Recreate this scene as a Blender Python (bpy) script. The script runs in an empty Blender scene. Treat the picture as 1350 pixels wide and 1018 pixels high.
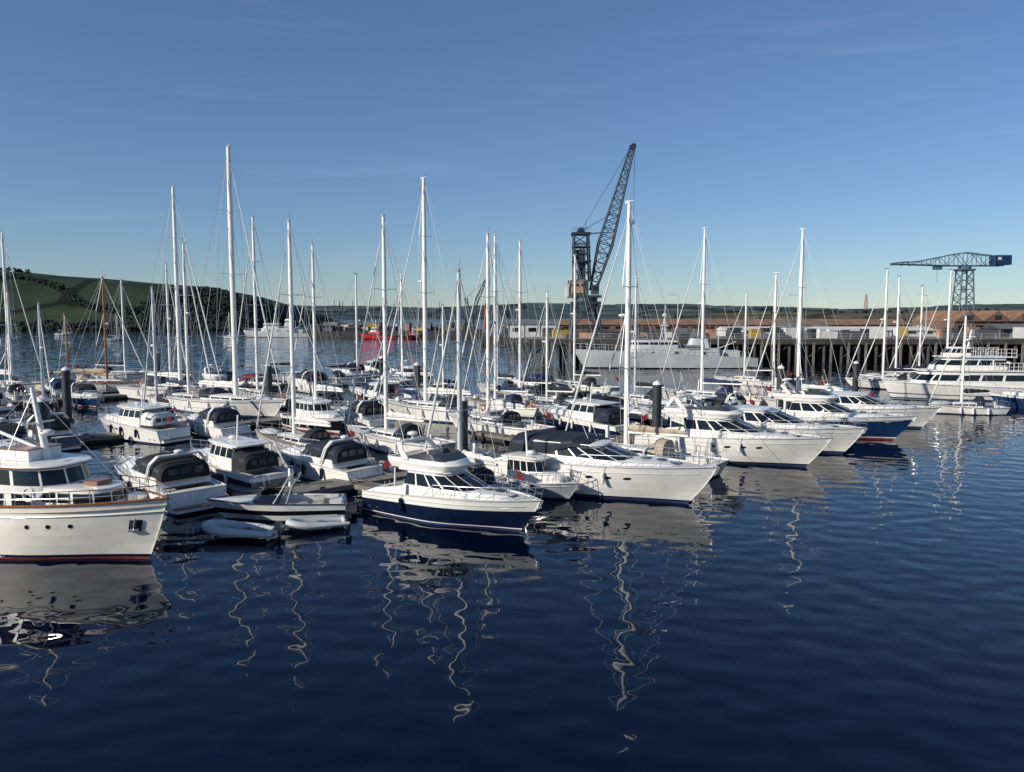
import bpy, math, random
from math import sin, cos, pi, radians, sqrt, atan2
from mathutils import Vector, Matrix
random.seed(11)
scene = bpy.context.scene
COL = scene.collection

# ------------------------------------------------------------------ materials
MATS = {}
def mat(name, color, rough=0.5, metal=0.0, vary=0.0, vscale=3.0, coat=0.0, bump=0.0, bscale=20.0):
    m = bpy.data.materials.new(name); m.use_nodes = True
    nt = m.node_tree; b = nt.nodes['Principled BSDF']
    b.inputs['Roughness'].default_value = rough
    b.inputs['Metallic'].default_value = metal
    if coat: 
        b.inputs['Coat Weight'].default_value = coat
        b.inputs['Coat Roughness'].default_value = 0.08
    c = (*color, 1)
    b.inputs['Base Color'].default_value = c
    if vary > 0 or bump > 0:
        tc = nt.nodes.new('ShaderNodeTexCoord')
        no = nt.nodes.new('ShaderNodeTexNoise'); no.inputs['Scale'].default_value = vscale
        no.inputs['Detail'].default_value = 5
        nt.links.new(tc.outputs['Object'], no.inputs['Vector'])
        mr = nt.nodes.new('ShaderNodeMapRange')
        mr.inputs['From Min'].default_value = 0.3; mr.inputs['From Max'].default_value = 0.7
        mr.inputs['To Min'].default_value = 1 - vary; mr.inputs['To Max'].default_value = 1 + vary * 0.4
        nt.links.new(no.outputs['Fac'], mr.inputs['Value'])
        mx = nt.nodes.new('ShaderNodeVectorMath'); mx.operation = 'SCALE'
        mx.inputs[0].default_value = color
        nt.links.new(mr.outputs['Result'], mx.inputs['Scale'])
        nt.links.new(mx.outputs['Vector'], b.inputs['Base Color'])
        if bump > 0:
            n2 = nt.nodes.new('ShaderNodeTexNoise'); n2.inputs['Scale'].default_value = bscale
            nt.links.new(tc.outputs['Object'], n2.inputs['Vector'])
            bp = nt.nodes.new('ShaderNodeBump'); bp.inputs['Distance'].default_value = bump
            nt.links.new(n2.outputs['Fac'], bp.inputs['Height'])
            nt.links.new(bp.outputs['Normal'], b.inputs['Normal'])
    MATS[name] = m
    return m
mat('gelcoat_white', (0.83, 0.82, 0.78), 0.28, vary=0.10, vscale=1.3, coat=0.4)
mat('gelcoat_cream', (0.83, 0.80, 0.72), 0.35, vary=0.12, vscale=1.0, coat=0.3)
mat('gelcoat_navy', (0.006, 0.013, 0.040), 0.15, vary=0.2, coat=0.7)
mat('gelcoat_blue', (0.012, 0.045, 0.13), 0.2, vary=0.2, coat=0.6)
mat('gelcoat_black', (0.010, 0.011, 0.016), 0.2, coat=0.6, vary=0.2)
mat('gelcoat_grey', (0.42, 0.44, 0.46), 0.35, vary=0.12)
mat('gelcoat_red', (0.35, 0.03, 0.03), 0.35, vary=0.2)
mat('antifoul_red', (0.20, 0.03, 0.02), 0.8, vary=0.3)
mat('antifoul_blue', (0.02, 0.04, 0.12), 0.8, vary=0.3)
mat('deck_white', (0.66, 0.65, 0.60), 0.6, vary=0.18, vscale=2.5)
mat('deck_teak', (0.30, 0.21, 0.14), 0.7, vary=0.3, vscale=4)
mat('varnish_wood', (0.26, 0.10, 0.035), 0.3, vary=0.3, coat=0.4)
mat('glass_dark', (0.010, 0.014, 0.02), 0.06)
mat('vinyl_window', (0.05, 0.06, 0.075), 0.12, vary=0.3, vscale=2)
mat('canvas_navy', (0.010, 0.015, 0.034), 0.85, vary=0.4, vscale=4, bump=0.03, bscale=4)
mat('canvas_black', (0.011, 0.012, 0.016), 0.85, vary=0.4, vscale=4, bump=0.03, bscale=4)
mat('canvas_blue', (0.010, 0.030, 0.095), 0.85, vary=0.3, bump=0.03, bscale=4)
mat('canvas_beige', (0.45, 0.37, 0.27), 0.85, vary=0.25, bump=0.02, bscale=5)
mat('canvas_white', (0.68, 0.68, 0.66), 0.8, vary=0.2, bump=0.02, bscale=5)
mat('canvas_red', (0.16, 0.012, 0.018), 0.85, vary=0.3)
mat('steel_rail', (0.66, 0.67, 0.69), 0.25, metal=0.8)
mat('rig_wire', (0.32, 0.33, 0.35), 0.4, metal=0.4)
mat('rig_light', (0.66, 0.66, 0.64), 0.5)
mat('mast_white', (0.84, 0.83, 0.79), 0.35, vary=0.05)
mat('mast_alu', (0.62, 0.63, 0.64), 0.4, metal=0.2, vary=0.08)
mat('cushion', (0.50, 0.47, 0.41), 0.8, vary=0.15)
mat('rubber_grey', (0.50, 0.52, 0.54), 0.6, vary=0.15)
mat('rubber_black', (0.015, 0.015, 0.016), 0.7)
mat('fender_white', (0.7, 0.7, 0.68), 0.5)
mat('rope', (0.40, 0.39, 0.36), 0.9)
mat('yellow', (0.45, 0.30, 0.06), 0.6, vary=0.2)
mat('piling_steel', (0.030, 0.036, 0.045), 0.6, vary=0.5, vscale=1.2, bump=0.03, bscale=4)
mat('piling_cap', (0.78, 0.78, 0.76), 0.5)
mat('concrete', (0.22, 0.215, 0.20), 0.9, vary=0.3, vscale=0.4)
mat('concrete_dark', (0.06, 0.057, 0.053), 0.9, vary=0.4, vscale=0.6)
mat('pile_shaded', (0.022, 0.021, 0.02), 0.9, vary=0.5, vscale=1)  # rear piles only: under-deck shade put into a darker colour
mat('timber_grey', (0.19, 0.175, 0.16), 0.85, vary=0.35, vscale=2)
mat('float_dark', (0.04, 0.04, 0.042), 0.8, vary=0.3)
mat('crane_dark', (0.026, 0.044, 0.070), 0.6, vary=0.4, vscale=0.5)
mat('crane_house', (0.06, 0.07, 0.085), 0.6, vary=0.35, vscale=0.5)
mat('crane_orange', (0.42, 0.24, 0.16), 0.7, vary=0.4, vscale=0.7)
mat('crane_teal', (0.07, 0.12, 0.16), 0.6, vary=0.3, vscale=0.3)
mat('crane_blue', (0.010, 0.030, 0.11), 0.5, vary=0.2)
mat('ship_grey', (0.52, 0.55, 0.56), 0.5, vary=0.14, vscale=0.6)
mat('ship_grey_dark', (0.20, 0.22, 0.24), 0.5, vary=0.2, vscale=0.6)
mat('tug_red', (0.45, 0.02, 0.018), 0.5, vary=0.2)
mat('brick', (0.17, 0.10, 0.075), 0.9, vary=0.3, vscale=0.8)
mat('roof_orange', (0.25, 0.145, 0.09), 0.85, vary=0.4, vscale=0.4)
mat('roof_grey', (0.14, 0.15, 0.165), 0.8, vary=0.3, vscale=0.4)
mat('wall_white', (0.62, 0.62, 0.59), 0.8, vary=0.2, vscale=0.3)
mat('wall_dark', (0.045, 0.05, 0.06), 0.8, vary=0.4, vscale=0.4)
mat('gravel', (0.14, 0.14, 0.135), 0.95, vary=0.4, vscale=0.6)
mat('foliage', (0.018, 0.031, 0.021), 0.95, vary=0.5, vscale=0.12)
mat('lifering', (0.7, 0.25, 0.1), 0.6)

def field_mat(name, c1, c2, c3, scale, hedge=True):
    m = bpy.data.materials.new(name); m.use_nodes = True
    nt = m.node_tree; b = nt.nodes['Principled BSDF']; b.inputs['Roughness'].default_value = 0.95
    b.inputs['Specular IOR Level'].default_value = 0.1
    tc = nt.nodes.new('ShaderNodeTexCoord')
    v = nt.nodes.new('ShaderNodeTexVoronoi'); v.inputs['Scale'].default_value = scale
    nt.links.new(tc.outputs['Object'], v.inputs['Vector'])
    r = nt.nodes.new('ShaderNodeValToRGB')
    r.color_ramp.interpolation = 'CONSTANT'
    r.color_ramp.elements[0].color = (*c1, 1); r.color_ramp.elements[1].color = (*c2, 1)
    r.color_ramp.elements[1].position = 0.4
    e = r.color_ramp.elements.new(0.7); e.color = (*c3, 1)
    nt.links.new(v.outputs['Color'], r.inputs['Fac'])
    v2 = nt.nodes.new('ShaderNodeTexVoronoi'); v2.feature = 'DISTANCE_TO_EDGE'; v2.inputs['Scale'].default_value = scale
    nt.links.new(tc.outputs['Object'], v2.inputs['Vector'])
    mr = nt.nodes.new('ShaderNodeMapRange'); mr.inputs['From Min'].default_value = 0.03; mr.inputs['From Max'].default_value = 0.06
    mr.inputs['To Min'].default_value = 0.35
    nt.links.new(v2.outputs['Distance'], mr.inputs['Value'])
    n = nt.nodes.new('ShaderNodeTexNoise'); n.inputs['Scale'].default_value = scale * 3; n.inputs['Detail'].default_value = 8
    nt.links.new(tc.outputs['Object'], n.inputs['Vector'])
    mr2 = nt.nodes.new('ShaderNodeMapRange'); mr2.inputs['From Min'].default_value = 0.3; mr2.inputs['From Max'].default_value = 0.7
    mr2.inputs['To Min'].default_value = 0.6; mr2.inputs['To Max'].default_value = 1.25
    nt.links.new(n.outputs['Fac'], mr2.inputs['Value'])
    mu = nt.nodes.new('ShaderNodeMath'); mu.operation = 'MULTIPLY'
    nt.links.new(mr.outputs['Result'], mu.inputs[0]); nt.links.new(mr2.outputs['Result'], mu.inputs[1])
    s = nt.nodes.new('ShaderNodeVectorMath'); s.operation = 'SCALE'
    nt.links.new(r.outputs['Color'], s.inputs[0]); nt.links.new(mu.outputs['Value'], s.inputs['Scale'])
    nt.links.new(s.outputs['Vector'], b.inputs['Base Color'])
    MATS[name] = m
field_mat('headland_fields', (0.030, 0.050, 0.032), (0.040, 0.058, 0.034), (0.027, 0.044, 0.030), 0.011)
field_mat('distant_fields_hazed', (0.06, 0.092, 0.10), (0.08, 0.11, 0.10), (0.048, 0.076, 0.088), 0.006)  # distance haze is put into these pale bluish field colours
field_mat('brown_fields', (0.17, 0.135, 0.085), (0.09, 0.10, 0.060), (0.13, 0.11, 0.075), 0.010)

# ------------------------------------------------------------------ mesh builder
class MB:
    def __init__(s):
        s.v = []; s.f = []; s.m = []; s.names = []
    def mi(s, n):
        if n not in s.names: s.names.append(n)
        return s.names.index(n)
    def add(s, vs, fs, m):
        o = len(s.v); s.v.extend([tuple(p) for p in vs])
        if isinstance(m, str):
            k = s.mi(m); 
            for f in fs: s.f.append([i + o for i in f]); s.m.append(k)
        else:
            for f, mm in zip(fs, m): s.f.append([i + o for i in f]); s.m.append(s.mi(mm))
    def box(s, c, d, m, rz=0, ry=0, taper=1.0):
        R = Matrix.Rotation(rz, 3, 'Z') @ Matrix.Rotation(ry, 3, 'Y'); c = Vector(c); vs = []
        for z in (-1, 1):
            t = taper if z > 0 else 1
            for x, y in ((-1, -1), (1, -1), (1, 1), (-1, 1)):
                vs.append(c + R @ Vector((x * d[0] / 2 * t, y * d[1] / 2 * t, z * d[2] / 2)))
        s.add(vs, [(3, 2, 1, 0), (4, 5, 6, 7), (0, 1, 5, 4), (1, 2, 6, 5), (2, 3, 7, 6), (3, 0, 4, 7)], m)
    def tube(s, a, b, r, m, r2=None, n=6, cap=True):
        a = Vector(a); b = Vector(b); d = b - a
        if d.length < 1e-6: return
        r2 = r if r2 is None else r2
        d.normalize(); u = d.orthogonal().normalized(); w = d.cross(u)
        vs = [a + (u * cos(2 * pi * i / n) + w * sin(2 * pi * i / n)) * r for i in range(n)]
        vs += [b + (u * cos(2 * pi * i / n) + w * sin(2 * pi * i / n)) * r2 for i in range(n)]
        fs = [(i, (i + 1) % n, n + (i + 1) % n, n + i) for i in range(n)]
        if cap: fs += [tuple(range(n - 1, -1, -1)), tuple(range(n, 2 * n))]
        s.add(vs, fs, m)
    def path(s, pts, r, m, n=5):
        for a, b in zip(pts[:-1], pts[1:]): s.tube(a, b, r, m, n=n)
    def ell(s, c, r, m, nu=12, nv=8, half=False):
        vs = []; fs = []
        lo = 0 if half else -pi / 2
        for j in range(nv + 1):
            p = lo + (pi / 2 - lo) * j / nv
            for i in range(nu):
                a = 2 * pi * i / nu
                vs.append((c[0] + r[0] * cos(p) * cos(a), c[1] + r[1] * cos(p) * sin(a), c[2] + r[2] * sin(p)))
        for j in range(nv):
            for i in range(nu):
                fs.append((j * nu + i, j * nu + (i + 1) % nu, (j + 1) * nu + (i + 1) % nu, (j + 1) * nu + i))
        s.add(vs, fs, m)
    def grid(s, rows, m, close=False):
        n = len(rows[0]); vs = [p for r in rows for p in r]; fs = []
        for j in range(len(rows) - 1):
            for i in range(n if close else n - 1):
                i2 = (i + 1) % n
                fs.append((j * n + i, j * n + i2, (j + 1) * n + i2, (j + 1) * n + i))
        s.add(vs, fs, m)
    def torus(s, c, R, r, m, ax='Z', rot=None, n=16, k=6):
        rows = []
        for i in range(n + 1):
            a = 2 * pi * i / n; row = []
            for j in range(k + 1):
                b = 2 * pi * j / k
                p = Vector(((R + r * cos(b)) * cos(a), (R + r * cos(b)) * sin(a), r * sin(b)))
                if rot: p = rot @ p
                row.append(p + Vector(c))
            rows.append(row)
        s.grid(rows, m)
    def obj(s, name, parent=None, angle=38, smooth=True):
        me = bpy.data.meshes.new(name); me.from_pydata(s.v, [], s.f); me.update()
        for n in s.names: me.materials.append(MATS[n])
        me.polygons.foreach_set('material_index', s.m)
        if smooth:
            me.polygons.foreach_set('use_smooth', [True] * len(me.polygons))
            me.set_sharp_from_angle(angle=radians(angle))
        o = bpy.data.objects.new(name, me); COL.objects.link(o)
        if parent: o.parent = parent
        return o
def empty(name, x, y, h=0, z=0):
    e = bpy.data.objects.new(name, None); COL.objects.link(e)
    e.location = (x, y, z); e.rotation_euler = (0, 0, radians(h)); e.empty_display_size = 0.5
    return e
def sm(x): 
    x = max(0, min(1, x)); return x * x * (3 - 2 * x)

# ------------------------------------------------------------------ hull
class Hull:
    def __init__(s, L, B, fs, fb, over, sail=False, sover=0.0, wmid=0.88, stern=None, p=None):
        s.L, s.B, s.fs, s.fb, s.over, s.sail, s.sover, s.wmid = L, B, fs, fb, over, sail, sover, wmid
        s.stern = stern if stern is not None else (0.68 if sail else 0.92)
        s.p = p or (2.0 if sail else 2.7)
        s.tm = 0.42 if sail else 0.38
    def zs(s, t): 
        if s.sail: return s.fs + (s.fb - s.fs) * t ** 1.5 - 0.06 * sin(pi * t)
        return s.fs + (s.fb - s.fs) * (1.18 * t - .18 * t * t) 
    def f(s, t):
        if t < s.tm: return s.stern + (1 - s.stern) * sin(pi / 2 * t / s.tm)
        return max(0.012, 1 - ((t - s.tm) / (1 - s.tm)) ** s.p)
    def pt(s, t, q, side=1, out=0.0):
        ss = max(q, 0)
        xb = s.L / 2 - s.over * (1 - ss) ** 1.25 - (0.3 * s.over if q < 0 else 0)
        xs = -s.L / 2 + s.sover * (1 - ss)
        x = xs + (xb - xs) * t
        w = s.wmid * (1 - 0.62 * sm((t - 0.45) / 0.55))
        y = s.B / 2 * s.f(t) * (w + (1 - w) * ss ** 0.85)
        z = ss * s.zs(t)
        if q < 0: z = -0.4; y *= 0.55
        return Vector((x, side * (y + out), z))
    def sheer(s, t, side=1, dz=0, inset=0.0):
        p = s.pt(t, 1, side); p.z += dz; p.y -= side * min(inset, abs(p.y)); return p
def build_hull(mb, H, bands, N=26):
    ts = [sin(pi / 2 * i / N) for i in range(N + 1)]
    qs = [-1, 0]
    mats = [bands[0][1]]
    prev = 0
    for q1, m in bands:
        k = max(1, int(round((q1 - prev) / 0.2)))
        for j in range(1, k + 1):
            qs.append(prev + (q1 - prev) * j / k); mats.append(m)
        prev = q1
    for side in (1, -1):
        rows = [[H.pt(t, q, side) for t in ts] for q in qs]
        for j in range(len(qs) - 1):
            a = rows[j]; b = rows[j + 1]
            r2 = [a, b] if side == -1 else [b, a]
            mb.grid(r2, mats[j])
    for j in range(len(qs) - 1):
        mb.add([H.pt(0, qs[j], 1), H.pt(0, qs[j], -1), H.pt(0, qs[j + 1], -1), H.pt(0, qs[j + 1], 1)], [(0, 1, 2, 3)], mats[j])
    return ts
def build_deck(mb, H, m, ck=None, mfloor='deck_teak', rail=None, drop=0.05, camber=0.08):
    ts = [sin(pi / 2 * i / 26) for i in range(27)]
    if ck: ts = sorted([t for t in ts if abs(t - ck[0]) > .01 and abs(t - ck[1]) > .01] + [ck[0], ck[1]])
    for a, b in zip(ts[:-1], ts[1:]):
        A = [H.sheer(a, sd, -drop) for sd in (1, -1)]; Bp = [H.sheer(b, sd, -drop) for sd in (1, -1)]
        incock = ck and a >= ck[0] - 1e-6 and b <= ck[1] + 1e-6
        if not incock:
            ca = (A[0] + A[1]) / 2 + Vector((0, 0, camber)); cb = (Bp[0] + Bp[1]) / 2 + Vector((0, 0, camber))
            mb.add([A[0], ca, A[1], Bp[0], cb, Bp[1]], [(0, 1, 4, 3), (1, 2, 5, 4)], m)
        else:
            w = ck[2]; rows = []
            for P in (A, Bp):
                i0 = Vector((P[0].x, P[0].y * w, P[0].z + .02)); i1 = Vector((P[1].x, P[1].y * w, P[1].z + .02))
                j0 = Vector((i0.x, i0.y, ck[3])); j1 = Vector((i1.x, i1.y, ck[3]))
                rows.append([P[0], i0, j0, j1, i1, P[1]])
            fs = [(k, k + 1, k + 7, k + 6) for k in range(5)]
            mb.add(rows[0] + rows[1], fs, [m, m, mfloor, m, m])
    if ck:
        for t in (ck[0], ck[1]):
            P = [H.sheer(t, sd, -drop) for sd in (1, -1)]
            y = P[0].y * ck[2]
            mb.add([(P[0].x, y, ck[3]), (P[0].x, -y, ck[3]), (P[0].x, -y, P[0].z + .02), (P[0].x, 0, P[0].z + camber), (P[0].x, y, P[0].z + .02)], [(0, 1, 2, 3, 4)], m)
    if rail:
        for sd in (1, -1):
            mb.path([H.sheer(t, sd, 0.0, -0.01) for t in [i / 22 for i in range(23)]], rail[1], rail[0], n=6)
        mb.tube(H.sheer(0, 1), H.sheer(0, -1), rail[1], rail[0])

PLAN = [(0, .88), (0.015, 1), (.20, 1), (.225, 1), (.42, 1), (.445, 1), (.62, 1), (.65, .995), (.78, .95), (.87, .84), (.885, .81), (.95, .6), (.985, .33), (.99, .28)]
PILL = {2, 4, 6, 9, 12}
def ring(lv, taper=0.12):
    z, xr, xf, hw = lv[:4]
    pts = []
    for u, v in PLAN: pts.append(Vector((xr + (xf - xr) * u, v * hw * (1 - taper * u), z)))
    for u, v in reversed(PLAN): pts.append(Vector((xr + (xf - xr) * u, -v * hw * (1 - taper * u), z)))
    return pts
def house(mb, levels, bands, roof='gelcoat_white', taper=0.12, dome=0.05, pill='gelcoat_white', openin=None, floor='deck_white', rearglass=True):
    R = [ring(l, taper) for l in levels]; n = len(R[0]); h = n // 2
    for j, bm in enumerate(bands):
        fs = []; ms = []
        for i in range(n):
            i2 = (i + 1) % n
            fs.append((i2, i, n + i, n + i2))
            k = i if i < h - 1 else (None if i in (h - 1, n - 1) else n - 2 - i)
            if bm == 'win':
                if k is not None and (k in PILL or k == 0): ms.append(pill)
                elif i == n - 1 and not rearglass: ms.append(pill)
                else: ms.append('glass_dark')
            else: ms.append(bm)
        mb.add(R[j] + R[j + 1], fs, ms)
    top = R[-1]
    if openin:
        inset, depth = openin
        cx = sum(p.x for p in top) / n
        inn = [Vector((cx + (p.x - cx) * (1 - inset), p.y * (1 - inset), p.z)) for p in top]
        low = [Vector((p.x, p.y, p.z - depth)) for p in inn]
        mb.grid([top, inn, low], roof, close=True)
        mb.add(low, [tuple(range(n))], floor)
    elif roof:
        cx = sum(p.x for p in top) / n
        inn = [Vector((cx + (p.x - cx) * 0.8, p.y * 0.8, p.z + dome * .7)) for p in top]
        mb.grid([top, inn], roof, close=True)
        vs = []
        for i in range(h): 
            vs.append([inn[i], (inn[i] + inn[n - 1 - i]) / 2 + Vector((0, 0, dome * .4)), inn[n - 1 - i]])
        mb.grid(vs, roof)
def arch_loft(mb, st, m, mwin=None, K=16, ends=True, p=4.5):
    rows = []
    for x, hw, z0, z1 in st:
        row = []
        for i in range(K + 1):
            a = pi * i / K; c, s_ = cos(a), sin(a)
            row.append(Vector((x, hw * (1 - .12 * s_) * (abs(c) ** (2 / p)) * (1 if c > 0 else -1), z0 + (z1 - z0) * (s_ ** (2 / p)))))
        rows.append(row)
    for j in range(len(rows) - 1):
        vs = rows[j] + rows[j + 1]
        fs = [(i, i + 1, K + 2 + i, K + 1 + i) for i in range(K)]
        ms = [(mwin if (mwin and (i in (1, K - 2)) and j % 2 == 1) else m) for i in range(K)]
        mb.add(vs, fs, ms)
    if ends:
        for r, fl in ((rows[0], 0), (rows[-1], 1)):
            idx = list(range(K + 1)); 
            if not fl: idx.reverse()
            mb.add(r, [tuple(idx)], m)
        if mwin:
            x, hw, z0, z1 = st[0]; hgt = z1 - z0
            for yc, wd in ((-.52, .36), (0, .42), (.52, .36)):
                mb.box((x - .012, yc * hw, z0 + hgt * .56), (.02, wd * hw, hgt * .42), mwin)
            for row in rows[1:-1]: mb.path(row[1:-1], .02, 'rubber_black', n=4)
def bow_rail(mb, H, t0, t1=1.0, h=0.6, n=8, m='steel_rail', r=0.018, mid=True, bulge=0.0, slope=True):
    for sd in (1, -1):
        tops = []; mids = []
        for i in range(n + 1):
            t = t0 + (t1 - t0) * i / n
            b = H.sheer(t, sd, 0.02, 0.06)
            hh = h * (min(1, i / 1.0) if slope else 1)
            tp = b + Vector((0.05 + .1 * (t > .9), 0, hh)); 
            mb.tube(b, tp, r * .9, m, n=5)
            tops.append(tp); mids.append(b + (tp - b) * .5)
        mb.path(tops, r, m)
        if mid: mb.path(mids, r * .6, m)
    a = H.sheer(t1, 1, h + .02, .06) ; b = H.sheer(t1, -1, h + .02, .06); a.x += .15; b.x += .15
    mb.tube(a, b, r, m)
def fenders(mb, H, ts, sides=(1, -1), m='fender_white'):
    for sd in sides:
        for t in ts:
            p = H.pt(t, 0.75, sd, 0.12)
            mb.tube(p + Vector((0, 0, .1)), p - Vector((0, 0, .42)), 0.10, m, n=8)
            mb.ell(p + Vector((0, 0, .1)), (.1, .1, .08), m, 8, 4); mb.ell(p - Vector((0, 0, .42)), (.1, .1, .08), m, 8, 4)
            mb.tube(p + Vector((0, 0, .1)), H.sheer(t, sd, .1), 0.012, 'rubber_black', n=4)
def portholes(mb, H, ts, q, rx, rz, m='glass_dark', rim='steel_rail'):
    for sd in (1, -1):
        for t in ts:
            for (sc, out, mm) in ((1.25, 0.006, rim), (1.0, 0.014, m)):
                c = H.pt(t, q, sd, out); e = H.pt(t + .02, q, sd, out) - c; e.normalize()
                g = H.pt(t, q + .1, sd, out) - c; g.normalize()
                n = 12; vs = [c + e * rx * sc * cos(2 * pi * i / n) + g * rz * sc * sin(2 * pi * i / n) for i in range(n)]
                idx = tuple(range(n)); 
                mb.add(vs, [idx if sd == -1 else tuple(reversed(idx))], mm)
def ensign(mb, x, y, z, m='canvas_red'):
    mb.tube((x, y, z), (x - .45, y, z + 1.3), .016, 'varnish_wood', n=5)
    rows = []
    for i in range(7):
        u = i / 6; rows.append([Vector((x - .43 - u * .55, y + .06 * sin(u * 7), z + 1.25 - u * .28 - k * .4)) for k in (0, 1)])
    mb.grid(rows, m)

BOATS = []
def register(x, y, h, L, B):
    hr = radians(h); BOATS.append((x, y, hr, L, B))
def circles(b):
    x, y, h, L, B = b
    return [(x + cos(h) * k * (L / 2 - B * .45), y + sin(h) * k * (L / 2 - B * .45), B / 2 * (0.8 if abs(k) == 1 else 1)) for k in (-1, -.6, -.2, .2, .6, 1)]
def clash(b, margin=0.2):
    cb = circles(b)
    for i, o in enumerate(BOATS):
        if (o[0] - b[0]) ** 2 + (o[1] - b[1]) ** 2 > 26 ** 2: continue
        for c in circles(o):
            for d in cb:
                if (c[0] - d[0]) ** 2 + (c[1] - d[1]) ** 2 < (c[2] + d[2] + margin) ** 2: return i + 1
    return 0

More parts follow.
